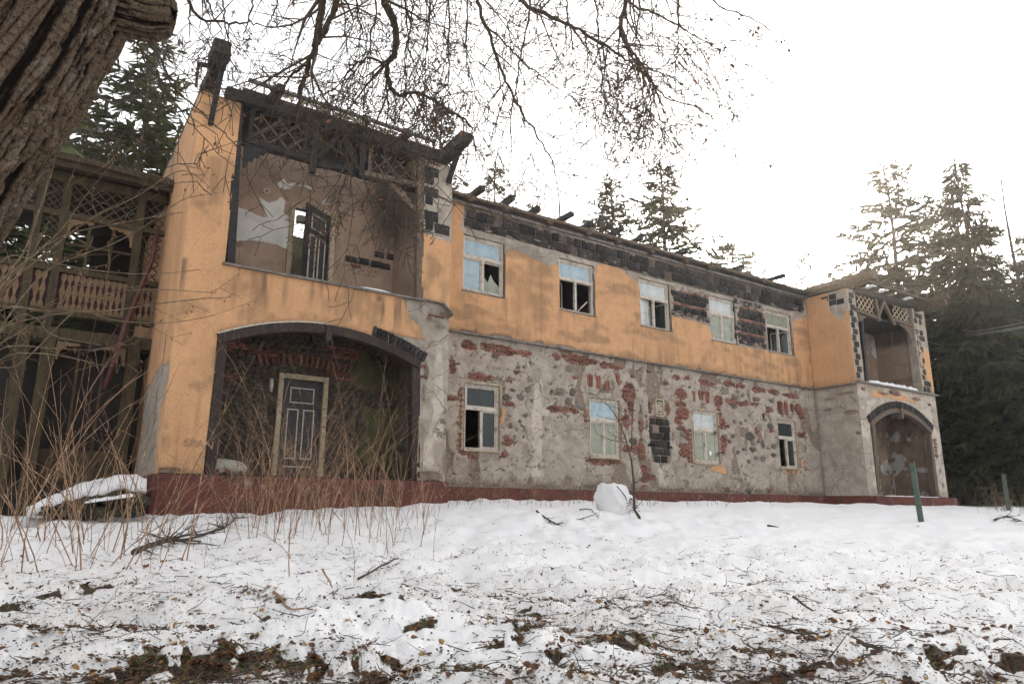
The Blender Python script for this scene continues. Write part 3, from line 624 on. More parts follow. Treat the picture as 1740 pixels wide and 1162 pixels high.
# ------------------------------------------------------------------ left pavilion
UO = (.79, 5.2, 4.2, 7.8); LO = (.78, 5.26, 0, 2.72); LRISE = .52
def arcz(x, o=LO, rise=LRISE): return o[3] + rise * (1 - ((x - (o[0] + o[1]) / 2) / ((o[1] - o[0]) / 2)) ** 2)
BARE_A = pts([(716, 250), (780, 250), (770, 414), (745, 408), (733, 402), (719, 398)], 0)
BARE_B = pts([(677, 503), (718, 508), (750, 516), (767, 536), (780, 830), (709, 817), (712, 612), (680, 590), (640, 570), (650, 562), (686, 571), (721, 577), (711, 552), (695, 540), (691, 516)], 0)
PALE_B = pts([(722, 590), (752, 585), (754, 690), (752, 810), (716, 812), (720, 750), (738, 700), (722, 650)], 0)
def lay_lp(u, v):
    n = (fbm(u * 4, v * 4, 100) - .5) * .12
    bare = np.maximum(sd_poly(BARE_A, u, v), sd_poly(BARE_B, u, v)) + n * .5
    hole = ell([(5.75, 3.6, .12, .05), (5.45, 3.75, .06, .04), (5.42, 2.5, .07, .25), (5.36, 1.95, .05, .2), (5.6, .1, .3, .12), (5.85, 3.9, .12, .06), (.1, .05, .25, .03)], u, v) + n * .6
    st = Z(u)
    for (px, py, a, b, s) in ((397, 490, .14, .5, .45), (484, 495, .1, .55, .4), (650, 525, .07, .42, .95), (645, 508, .18, .14, .8), (560, 520, .3, .3, .35), (715, 500, .1, .2, .5), (600, 500, .2, .3, .3), (530, 500, .12, .4, .3)):
        p = at(px, py, 0); r = np.hypot((u - p[0]) / a, (v - p[2]) / b); st = np.maximum(st, s * sstep(1.1, .1, r))
    col = fbm(u * 5, v * .35, 106, 4); st = np.maximum(st, .75 * sstep(.52, .72, col) * sstep(4.2, 4.1, v) * sstep(2.9, 4.0, v)); st = np.maximum(st, .4 * sstep(.5, .7, fbm(u * 2.2, v * 1.6, 107)))
    st = np.maximum(st, .5 * sstep(.16, .0, v - np.where((u > LO[0]) & (u < LO[1]), arcz(u), -9)) * (v > 2.6))
    st = np.maximum(st, .55 * sstep(.14, .0, v) * (u < .8)); st = np.maximum(st, .35 * sstep(.5, .0, v) * (u < .8) * fbm(u * 4, v * 4, 104) * 1.5)
    return -bare, hole, st, sstep(-.03, .05, sd_poly(PALE_B, u, v) + n)
lp = wall('pavilion_wall', villa, (0, 0, 0), Xa, Za, mY, (0, WL), (0, 7.82), .036, [(*UO[:3], 8.2, 0), (*LO, LRISE)], lay_lp, M['facade'], .34, .006, seed=3)
# quoin blocks beside the upper opening
for (px, py, w, h) in ((733, 292, .42, .25), (730, 306, .24, .25), (733, 327, .40, .26), (729, 341, .22, .22), (733, 368, .40, .28), (729, 383, .2, .26), (751, 390, .43, .28)):
    p = at(px, py, 0); piece('block', rng.choice(BLK), lp, (p[0], .022, p[2]), (0, rng.uniform(-.03, .03), 0), (w / .3, 1, h / .24))
for (px, py) in ((733, 276), (742, 280), (735, 272)):
    p = at(px, py, 0); piece('brick', rng.choice(BRK), lp, (p[0], .02, p[2]), (0, 0, 0), (.8, 1, 1))
for (px, py) in ((747, 539), (734, 536), (717, 622), (718, 640)):
    p = at(px, py, 0); piece('brick', rng.choice(BRK), lp, (p[0], .02, p[2]))
def arcz(x, o=LO, rise=LRISE): return o[3] + rise * (1 - ((x - (o[0] + o[1]) / 2) / ((o[1] - o[0]) / 2)) ** 2)
def voussoirs(parent, x0, x1, o, rise, n, hgt):
    for k in range(n):
        x = x0 + (x1 - x0) * (k + .5) / n; sl = math.atan(-2 * rise * (x - (o[0] + o[1]) / 2) / ((o[1] - o[0]) / 2) ** 2)
        c = Vector((-math.sin(sl), 0, math.cos(sl))) * (hgt / 2 + .012)
        piece('arch_brick', VOUS[k % 4], parent, (x + c.x, -.006 + rng.uniform(-.008, .01), arcz(x, o, rise) + c.z), (0, -sl + rng.uniform(-.03, .03), 0), ((x1 - x0) / n / .085 * .94, 1, hgt / .24))
VOUS = [rough_box(80 + i, .085, .1, .24, .03, .01) for i in range(4)]
for me in VOUS: me.materials.append(M['block'])
voussoirs(lp, 4.0, 5.33, LO, LRISE, 13, .22)
m = MB()                                   # thin black-brick edge along the crown of the arch
for k in range(18):
    x = 2.9 + 1.1 * k / 17; m.box(x - .03, x + .03, -.012, .05, arcz(x), arcz(x) + .05)
o = m.build('arch_brick_edge', M['block'], lp); o['kind'] = 'stuff'
# side wall toward the veranda
def lay_side(u, v):
    n = (fbm(u * 3, v * 3, 110) - .5) * .2
    P = np.array([(-.3, 2.0), (.5, 1.2), (.3, -.2), (3, -.2), (3.1, 1.9), (1.1, 2.2)])
    o = -sd_poly(P, u, v) + n * .4
    return o, ell([(.9, 2.4, .12, .5), (1.3, 1.4, .15, .4)], u, v) + n * .5, .35 * fbm(u * 2, v * .7, 112) + .3 * sstep(2.2, 3.4, u), Z(u)
wall('side_wall', villa, (0, 0, 0), Ya, Za, mX, (0, 9), (-.1, 7.82), .06, [], lay_side, M['facade'], .3, .008, seed=4)
wall('return_wall', villa, (WL, 0, 0), Ya, Za, Xa, (0, D0), (0, 7.82), .08, [], lambda u, v: (u * 0 + .2, u * 0 - .3, u * 0, u * 0), M['facade'], .3, .008, seed=4)
m = MB(); m.box(-.09, WL + .05, -.10, 2.2, -1.5, -.02); m.build('porch_plinth', M['plinth'], villa, bevel=.015)
m = MB(); m.box(.1, WL - .1, .02, D0, -.02, .015); m.build('porch_floor', M['slab'], villa)
# loggia: floor, back wall, inner sides, sill
m = MB(); m.box(.3, 5.7, .05, D0 + .2, 3.72, 3.98); m.build('loggia_floor', M['slab'], villa)
WHITE = [pts(p, D0) for p in ([(398, 350), (420, 358), (438, 366), (452, 372), (470, 372), (492, 378), (495, 400), (488, 425), (470, 416), (445, 412), (425, 408), (398, 412)],
                              [(440, 336), (455, 344), (470, 340), (478, 332), (486, 345), (482, 362), (490, 370), (472, 378), (452, 372), (446, 350)],
                              [(472, 312), (482, 305), (488, 313), (500, 312), (490, 322), (474, 320)], [(508, 312), (530, 318), (545, 330), (525, 322), (508, 316)], [(545, 340), (556, 340), (554, 349), (545, 348)])]
def lay_log(u, v):
    n = (fbm(u * 5, v * 5, 120) - .5) * .16; w = np.full(u.shape, -.3)
    for P in WHITE: w = np.maximum(w, sd_poly(P, u, v))
    hole = ell([(4.35, 5.25, .55, .12), (4.55, 5.45, .3, .11), (1.35, 5.3, .12, .06)], u, v) + n * .4
    st = sstep(6.5, 7.4, v) * .25 + sstep(4.3, 5.0, u) * sstep(5.6, 6.7, v) * .95 + .25 * fbm(u * 1.5, v, 122) * sstep(5.3, 4.4, v)  # upper right: charring plus the roof remnant's shadow, put into the colour
    return w + n * .5, hole, st, .5 * fbm(u * 1.2, v * 1.2, 124)
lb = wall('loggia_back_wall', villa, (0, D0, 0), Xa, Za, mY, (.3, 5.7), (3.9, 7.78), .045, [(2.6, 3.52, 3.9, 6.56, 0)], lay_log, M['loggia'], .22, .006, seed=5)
for (px, py, w) in ((597, 441, .34), (618, 444, .32), (640, 449, .33), (655, 453, .28), (645, 433, .3), (664, 437, .26)):
    p = at(px, py, D0); piece('block', rng.choice(BLK), lb, (p[0], D0 + .03, p[2]), (0, rng.uniform(-.03, .03), 0), (w / .3, 1, .75))
p = at(606, 452, D0); piece('brick', BRK[1], lb, (p[0], D0 + .01, p[2]))
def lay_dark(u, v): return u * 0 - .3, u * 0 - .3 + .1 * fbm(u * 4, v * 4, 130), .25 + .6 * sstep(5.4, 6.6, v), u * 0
for (x, N, nm) in ((5.26, mX, 'loggia_side_wall'), (.72, Xa, 'loggia_side_wall')):
    wall(nm, villa, (x, 0, 0), Ya, Za, N, (.08, D0), (3.9, 7.78), .09, [], lay_dark, M['loggia'], .3, .006, seed=6)
for (x, N) in ((5.32, mX), (.72, Xa)):
    wall('porch_side_wall', villa, (x, 0, 0), Ya, Za, N, (.3, D0), (0, 3.74), .06, [], lambda u, v: ((fbm(u * 2, v * 1.2, 140) - .5) * .5, (fbm(u * 3, v * 3, 141) - .62) * .4, u * 0, u * 0), M['porch'], .3, .02, seed=7)
m = MB(); pl_, pr_ = at(383, 452, -.03), at(718, 511, -.03)
m.beam((UO[0] - .06, -.02, 4.17), (UO[1] + .1, -.02, 4.17), .16, .045, (0, 1, 0), 16, .15)
a, b = at(718, 509, -.02), at(752, 517, -.02); c = at(768, 537, -.1)
m.beam(a, b, .16, .03, (0, 1, 0), 4, .1); m.beam(b, c, .2, .03, (0, 1, 0), 3, .1); m.build('sill_capping', M['ledge'], villa)
m = MB(); q = [at(x, y, -.02) for x, y in ((600, 488), (625, 491), (650, 497), (665, 501))]
m.tube([(p[0], .02, 4.21) for p in q], [.01, .045, .05, .02], 6); o = m.build('sill_snow', M['snowcap'], villa, True); o.scale.z = 1
m = MB(); m.box(.5, 5.5, .36, .40, 7.04, 8.02); m.build('gable_dark_sheet', M['slab'], villa)  # added dark sheet standing for the unlit roof space behind the lattice
# porch back wall: rubble with red brick courses and an arch over the door
def worley(u, v, s):
    best = np.full(u.shape, 9.); sec = np.full(u.shape, 9.); iu = np.floor(u); iv = np.floor(v)
    for a in (-1, 0, 1):
        for b in (-1, 0, 1):
            cu = iu + a; cv = iv + b; d = np.hypot(u - cu - _hash(cu, cv, s), v - cv - _hash(cu, cv, s + 5)); sec = np.where(d < best, best, np.minimum(sec, d)); best = np.minimum(best, d)
    return sec - best
def lay_porch(u, v):
    n = (fbm(u * 4, v * 4, 150) - .5) * .16
    gp = [pts(p, D0) for p in ([(600, 600), (622, 588), (640, 610), (668, 640), (660, 668), (620, 660), (592, 650)], [(612, 700), (640, 690), (672, 680), (690, 720), (690, 800), (640, 800), (608, 770)])]
    o = np.maximum(sd_poly(gp[0], u, v), sd_poly(gp[1], u, v)) + n * 1.2 + (fbm(u * 2, v * 2, 157) - .55) * .7
    w = worley(u * 5.5, v * 8.5, 151); hole = (.16 - w) * .3
    return o, np.where(o > 0, -.2, hole), .15 * fbm(u, v, 153), sstep(.5, .75, fbm(u * 3, v * 3, 155)) * .5
pb = wall('porch_back_wall', villa, (0, D0, 0), Xa, Za, mY, (.3, 5.7), (0, 3.72), .032, [(2.62, 3.62, 0, 2.32, 0)], lay_porch, M['porch'], .2, .014, holed=.05, seed=8)
SAVE = WBOX; WBOX = [(2.5, 3.75, 0, 2.45)]
fill_bricks(pb, [(*at(368, 637, D0)[[0, 2]], .5, .09), (*at(395, 585, D0)[[0, 2]], .35, .12), (*at(585, 637, D0)[[0, 2]], .4, .1), (*at(590, 600, D0)[[0, 2]], .5, .13), (*at(450, 598, D0)[[0, 2]], .4, .08)], D0 + .012)
WBOX = SAVE
for k in range(16):
    x = 2.3 + 1.6 * k / 15; piece('brick', rng.choice(BRKV), pb, (x + (x - 3.1) * .25, D0 + .012, 2.66 + .12 * (1 - ((x - 3.1) / .8) ** 2)), (0, (x - 3.1) * .45, 0), (1, 1, 1.15))
PST = [stone_mesh(120 + i) for i in range(6)]; M['porchstone'] = simple('rubble_stone', (.12, .10, .08), (.08, .067, .055), 6, rnd=.35, bs=.7, bd=.02, c3=(.06, .05, .04))
for me in PST: me.materials.append(M['porchstone'])
for _ in range(110):
    x, z = rng.uniform(.5, 5.2), rng.uniform(.1, 3.2)
    if 2.3 < x < 3.9 and z < 2.7: continue
    if x > 4.0 and z < 2.6 and rng.random() < .8: continue
    piece('stone', rng.choice(PST), pb, (x, D0 + .025, z), (0, rng.uniform(-.25, .25), 0), (rng.uniform(.16, .42), .10, rng.uniform(.06, .13)))
m = MB(); m.box(.3, 5.7, .3, D0, 3.42, 3.5); m.build('porch_ceiling', M['slab'], villa)

# doors
def door(parent, name, w, h, loc, rz, th=.05):
    e = bpy.data.objects.new(name, None); COL.objects.link(e); e.parent = parent; e.location = loc; e.rotation_euler = (0, 0, rz)
    m = MB(); m.box(0, w, -th / 2, th / 2, 0, h); m.build('leaf', M['door'], e, bevel=.006)
    def fr(x0, x1, z0, z1, t=.028):
        m = MB(); y0, y1 = -th / 2 - .02, -th / 2 - .002
        m.box(x0, x1, y0, y1, z1 - t, z1); m.box(x0, x1, y0, y1, z0, z0 + t); m.box(x0, x0 + t, y0, y1, z0 + t, z1 - t); m.box(x1 - t, x1, y0, y1, z0 + t, z1 - t); m.build('panel_trim', M['trim'], e)
    for (x0, x1, z0, z1) in ((w * .2, w * .8, h * .76, h * .92), (w * .16, w * .44, h * .2, h * .70), (w * .55, w * .83, h * .2, h * .70)):
        m = MB(); m.box(x0 + .05, x1 - .05, -th / 2 - .010, -th / 2 - .001, z0 + .05, z1 - .05); m.build('panel', M['doorpanel'], e, bevel=.006)
    fr(w * .2, w * .8, h * .76, h * .92); fr(w * .16, w * .44, h * .2, h * .70); fr(w * .55, w * .83, h * .2, h * .70)
    m = MB(); m.box(w * .16, w * .83, -th / 2 - .018, -th / 2 - .002, h * .12, h * .132); m.build('panel_trim', M['trim'], e)
    m = MB(); m.box(w * .045, w * .075, -th / 2 - .05, -th / 2, h * .46, h * .475); m.build('handle', M['iron'], e)
    return e
def door_frame(x0, x1, z0, z1, t=.11, y=D0 - .035):
    m = MB()
    m.beam((x0 - t / 2, y, z0), (x0 - t / 2, y, z1 + t), .11, t, (0, 1, 0), 8, .05); m.beam((x1 + t / 2, y, z0), (x1 + t / 2, y, z1 + t), .11, t, (0, 1, 0), 8, .05)
    m.beam((x0, y - .003, z1 + t / 2), (x1, y - .003, z1 + t / 2), .11, t, (0, 1, 0), 8, .05); m.build('door_frame', M['cream'], villa)
door_frame(2.65, 3.6, 0, 2.3); pd = door(villa, 'porch_door', .95, 2.29, (2.65, D0 + .04, .012), 0)
m = MB(); r = random.Random(3)             # chalked scrawl on the door's left panel
for k in range(9):
    z = 2.29 * (.66 - .035 * k); x = .19 + r.uniform(-.01, .02)
    for s in range(3):
        a = Vector((x + r.uniform(0, .09), -.0275, z + r.uniform(-.03, .03))); b = a + Vector((r.uniform(-.03, .06), 0, r.uniform(-.04, .04))); m.beam(a, b, .002, .007, (0, 1, 0))
o = m.build('chalk_scrawl', M['chalk'], pd)
door_frame(2.6, 3.52, 3.98, 6.5); ud = door(villa, 'loggia_door', .95, 2.42, (2.69, 1.13, 4.02), R(36))
m = MB(); m.box(-.035, .015, -.02, .03, 0, 2.2); m.build('sack_of_plaster', M['sack'], pb) if False else None
m = MB(); m.tube([(2.38, D0 - .06, 2.25), (2.385, D0 - .06, 2.1), (2.38, D0 - .05, 1.95)], [.045, .05, .035], 6, True); m.build('plaster_drip', M['sack'], pb, True)
# round vent pipe in the loggia wall
p = at(452, 326, D0); m = MB(); n = 14
for (r0, r1, y0, y1) in ((.075, .045, -.05, -.05), (.075, .075, -.05, .02), (.045, .045, -.05, .02)):
    vs_ = [(p[0] + rr * math.cos(2 * math.pi * k / n), D0 + yy, p[2] + rr * math.sin(2 * math.pi * k / n)) for rr, yy in ((r0, y0), (r1, y1)) for k in range(n)]
    m.add(vs_, [(k, (k + 1) % n, n + (k + 1) % n, n + k) for k in range(n)])
m.build('vent_pipe', M['paint'], villa)
# posts, arch frame
def wbeam(name, a, b, w, h, mat='char', Ya=0., Yb=None, segs=5, jit=.07, parent=None):
    m = MB(); m.beam(at(*a, Ya), at(*b, Ya if Yb is None else Yb), w, h, (0, 1, 0), segs, jit); return m.build(name, M[mat], parent or villa)
wbeam('corner_post', (405, 172), (391, 452), .16, .17, 'char', .06)
wbeam('corner_post', (713, 268), (711, 508), .16, .17, 'oldwood', .06)
wbeam('porch_post', (377, 562), (355, 808), .2, .2, 'plum', .1); wbeam('porch_post', (704, 608), (703, 813), .2, .2, 'plum', .1)
m = MB(); oa = (LO[0] - .02, LO[1] + .02, 0, LO[3] - .02)
pa = [(x, .08, arcz(x) - .1) for x in np.linspace(LO[0] + .02, LO[1] - .02, 22)]
for k in range(21): m.beam(pa[k], pa[k + 1], .24, .2, (0, 1, 0))
m.build('arch_timber', M['plum'], villa)
m = MB(); m.beam((3.02, .0, arcz(3.02) - .02), (3.02, .0, arcz(3.02) - .36), .2, .13, (0, 1, 0)); m.build('arch_drop_peg', M['plum'], villa, bevel=.02)
m = MB(); pa = [(x, -.03, arcz(x) + .015) for x in np.linspace(LO[0], 3.0, 16)]
for k in range(15): m.beam(pa[k], pa[k + 1], .03, .03, (0, 1, 0))
m.build('arch_drip_moulding', M['trim'], villa)
# timber of the upper gable
wbeam('wall_plate', (383, 160), (748, 269), .26, .24, 'char', .0, segs=14)
wbeam('lattice_rail', (421, 180), (712, 268), .12, .1, 'char', .04, segs=10)
wbeam('lattice_rail', (418, 238), (529, 273), .13, .13, 'char', .02); wbeam('lattice_rail', (618, 295), (708, 315), .12, .12, 'oldwood', .02)
wbeam('lattice_rail', (536, 279), (616, 292), .12, .12, 'char', .03)
wbeam('drop_post', (536, 218), (530, 294), .14, .13, 'char', -.03); wbeam('drop_post', (616, 246), (612, 302), .14, .13, 'char', -.03)
wbeam('brace', (573, 234), (540, 270), .1, .11, 'char', -.01); wbeam('brace', (585, 238), (607, 290), .1, .11, 'char', -.012)
wbeam('lattice_stile', (430, 186), (424, 238), .09, .09, 'char', .03); wbeam('lattice_stile', (520, 212), (518, 262), .09, .09, 'char', .03)
wbeam('lattice_stile', (630, 254), (626, 296), .09, .09, 'oldwood', .03); wbeam('lattice_stile', (703, 272), (703, 312), .09, .09, 'oldwood', .03)
def lattice(c, n, mat, Y, w=.03, par=None):
    """crossed laths in the quad c = tl,tr,br,bl (pixels on plane Y); each lath its own piece"""
    tl, tr, br, bl = [Vector(at(*q, Y)) for q in c]
    W = (tr - tl).length; H = (tl - bl).length; step = W / n
    def pt(u, v): t = tl.lerp(tr, u); b = bl.lerp(br, u); return b.lerp(t, v)
    for s in (1, -1):
        k = -int(H / step) - 1
        while k <= n + int(H / step) + 1:
            x0 = k * step; x1 = x0 + s * H
            v0, v1 = 0., 1.
            if x1 != x0:
                ts = sorted(((0 - x0) / (x1 - x0), (W - x0) / (x1 - x0))); v0 = max(0, ts[0]); v1 = min(1, ts[1])
            if v1 - v0 > .12:
                a = pt((x0 + (x1 - x0) * v0) / W, v0); b = pt((x0 + (x1 - x0) * v1) / W, v1)
                m = MB(); m.beam(a + Vector((0, s * .008, 0)), b + Vector((0, s * .008, 0)), .012, w, (0, 1, 0)); m.build('lath', M[mat], par)
            k += 1
    return
def lat_panel(c, n, mat, Y, w=.03):
    e = bpy.data.objects.new('lattice_panel', None); COL.objects.link(e); e.parent = villa; lattice(c, n, mat, Y, w, e)
lat_panel([(430, 190), (520, 216), (518, 262), (424, 234)], 3, 'oldwood', .06, .032); lat_panel([(632, 260), (702, 277), (702, 308), (628, 292)], 3, 'oldwood', .06, .032)
def bracket(P, Y, mat, th=.07):
    m = MB(); m.prism(pts(P, Y), Y, th); m.build('carved_bracket', M[mat], villa)
bracket([(416, 243), (470, 257), (462, 259), (455, 257), (450, 263), (444, 261), (440, 268), (433, 266), (430, 274), (423, 272), (421, 281), (413, 284)], -.01, 'char')
bracket([(660, 311), (672, 313), (674, 318), (681, 318), (683, 325), (690, 327), (691, 334), (698, 338), (699, 345), (706, 350), (706, 358), (698, 352), (684, 338), (670, 322)], -.01, 'oldwood')
# eaves: rafter feet, batten, end beams
for (a, b) in (((455, 172), (478, 149)), ((540, 201), (556, 181)), ((606, 223), (625, 202)), ((676, 246), (694, 224))):
    m = MB(); q = at(*a, .05); q2 = atx(*b, q[0]); m.beam((q[0], .35, q[2]), (q[0], q2[1], q2[2]), .16, .16, (1, 0, 0), 4, .06); m.build('rafter_foot', M['char'], villa)
a, b = at(422, 136, -.72), at(740, 241, -.72); m = MB(); m.beam(a, b, .1, .055, (0, 1, 0), 20, .08); m.build('eave_batten', M['tin'], villa)
m = MB(); va = []; n = 60; a, b = Vector(at(474, 157, -.70)), Vector(at(682, 228, -.70)); r = random.Random(8)
for k in range(n + 1):
    p = a.lerp(b, k / n); va += [p, p + Vector((0, .01, -r.uniform(.04, .15)))]
m.add(va, [(2 * k, 2 * k + 1, 2 * k + 3, 2 * k + 2) for k in range(n) if k % 17 not in (7, 8)]); o = m.build('torn_felt', M['felt'], villa)
sol = o.modifiers.new('s', 'SOLIDIFY'); sol.thickness = .008
m = MB(); m.beam((.13, .5, 8.04), (.13, -.98, 8.10), .24, .30, (1, 0, 0), 6, .1); m.beam((.12, -.62, 8.20), (.12, -1.12, 8.26), .34, .3, (1, 0, 0), 3, .08); m.build('eave_end_beam', M['char'], villa)
m = MB(); m.beam((5.78, .6, 8.05), (5.78, -.98, 8.16), .26, .3, (1, 0, 0), 6, .1); m.beam((5.98, .4, 8.22), (5.98, -.8, 8.3), .16, .2, (1, 0, 0), 5, .1); m.build('eave_end_beam', M['char'], villa)
m = MB(); m.beam((.2, -.75, 8.0), (.22, -.02, 7.1), .1, .14, (1, 0, 0), 4, .1); m.build('eave_strut', M['char'], villa)
m = MB(); m.beam((5.8, -.62, 7.98), (5.84, -.02, 7.35), .1, .13, (1, 0, 0), 4, .1); m.build('eave_strut', M['char'], villa)
m = MB(); m.beam(at(335, 109, -.5), at(366, 114, -.5), .05, .09, (0, 1, 0)); m.beam(at(337, 110, -.5), at(333, 148, -.5), .05, .05, (0, 1, 0)); m.build('iron_hanger', M['iron'], villa)
m = MB(); r = random.Random(5)
for k in range(16):
    m.tube([(.12 + r.uniform(-.1, .1), .25 - .06 * k, 7.98 + r.uniform(-.08, .05)), (.12 + r.uniform(-.16, .16), .2 - .06 * k, 7.85 + r.uniform(-.14, .04))], [.03, .01], 4)
m.build('charred_splinters', M['log'], villa)
m = MB(); m.box(-.02, .1, .1, 5.0, 7.8, 7.98); m.build('side_plate', M['char'], villa, bevel=.02)
def snow_strip(P, w, h, name='roof_snow', parent=None, seed=0):
    m = MB(); r = random.Random(seed); q = []
    for k, p in enumerate(P):
        s = .35 if k in (0, len(P) - 1) else r.uniform(.7, 1.15); p = Vector(p)
        q += [p + Vector((-w * s * .5, 0, 0)), p + Vector((-w * .3 * s, 0, h * s)), p + Vector((w * .3 * s, 0, h * s * .9)), p + Vector((w * s * .5, 0, 0))] if False else [p + Vector((0, -w * s * .5, 0)), p + Vector((0, -w * .3 * s, h * s)), p + Vector((0, w * .3 * s, h * s * .9)), p + Vector((0, w * s * .5, 0))]
    m.add(q, [(4 * k + i, 4 * k + i + 1, 4 * k + 5 + i, 4 * k + 4 + i) for k in range(len(P) - 1) for i in range(3)]); return m.build(name, M['snowcap'], parent or villa, True)
for k, (x0, x1) in enumerate(((1.2, 2.2), (3.4, 4.3), (4.5, 5.6))):
    snow_strip([(x, .12, 7.93) for x in np.linspace(x0, x1, 9)], .3, .10, seed=k)

# ------------------------------------------------------------------ eaves of the long front
m = MB(); m.beam((WL - .1, D0 + .02, 7.98), (RX0, D0 + .02, 8.02), .26, .2, (0, 1, 0), 60, .09); m.build('wall_plate', M['char'], villa)
m = MB(); m.beam((WL, D0 - .03, 7.84), (RX0, D0 - .03, 7.84), .12, .09, (0, 1, 0), 60, .14); m.build('brick_eave_course', M['ledge'], villa)
m = MB(); m.beam((WL + .3, D0 - .2, 8.0), (RX0 - .4, D0 - .2, 8.04), .1, .09, (0, 1, 0), 50, .25); m.build('eave_batten', M['oldwood'], villa)
for (a, b) in (((806, 330), (824, 319)), ((858, 347), (876, 333)), ((905, 361), (926, 351)), ((953, 373), (971, 359)), ((996, 385), (1018, 373)), ((1039, 398), (1050, 387)), ((1078, 411), (1099, 399)), ((1152, 431), (1173, 424)), ((1250, 458), (1272, 449)), ((1315, 472), (1326, 464))):
    q = at(*a, D0); m = MB(); m.beam((q[0], D0 + .8, q[2] - .02), (q[0] + rng.uniform(-.05, .05), D0 - rng.uniform(.22, .6), q[2] + rng.uniform(-.06, .06)), rng.uniform(.12, .18), rng.uniform(.13, .18), (1, 0, 0), 5, .09); m.build('rafter_foot', M['char'], villa)
for (a) in ((793, 337), (854, 355), (927, 377), (993, 395), (1043, 409), (1100, 426), (1159, 442), (1198, 453), (1290, 477)):
    q = at(*a, D0); m = MB(); x = q[0]; m.tube([(x, D0 + .3, q[2] - .04), (x, D0 - .2, q[2] - .05), (x, D0 - .25, q[2] - .05)], [.15, .145, .12], 8, True); m.build('joist_end', M['log'], villa)
for k, (x0, x1) in enumerate(((13.2, 14.6), (15.2, 16.0), (8.4, 8.9))): snow_strip([(x, D0 + .06, 8.1) for x in np.linspace(x0, x1, 9)], .25, .10, seed=20 + k)
# floors, attic boards, inner walls: the rooms are dark because they are closed
m = MB(); m.box(WL - .1, RX0 + .2, D0 + .32, 9, 3.75, 3.95); m.build('upper_floor', M['slab'], villa)
m = MB(); m.box(WL - .1, RX0 + .2, D0 + .12, 9.2, 7.82, 7.90); m.build('attic_boards', M['slab'], villa)
m = MB(); m.box(0, RX1, 8.9, 9.2, -.6, 7.8); m.build('rear_wall', M['interior'], villa)
for x in (WL, 9.5, 13.4, 16.7, 19.8, 22.9): m = MB(); m.box(x - .08, x + .08, D0 + .33, 8.85, -.3, 7.8); m.build('partition_wall', M['interior'], villa)
m = MB(); m.box(.1, RX1, D0 + .33, 8.9, -.3, -.05); m.build('ground_floor', M['slab'], villa)
m = MB(); m.box(RX1 - .3, RX1 - .02, .4, 9.2, -.6, 7.8); m.build('end_wall', M['interior'], villa)
m = MB(); m.box(.3, 5.7, D0 + .25, 5.5, 3.7, 3.9); m.build('room_floor', M['slab'], villa)
m = MB(); m.box(.3, 5.7, 5.5, 5.7, -.3, 7.25); m.beam((2.9, 5.2, 5.2), (4.6, 5.1, 7.9), .14, .16, (0, 1, 0)); m.beam((3.6, 5.0, 7.6), (6, 5.0, 7.7), .2, .2, (0, 1, 0)); m.build('room_back_wall', M['loggia'] if False else M['interior'], villa)

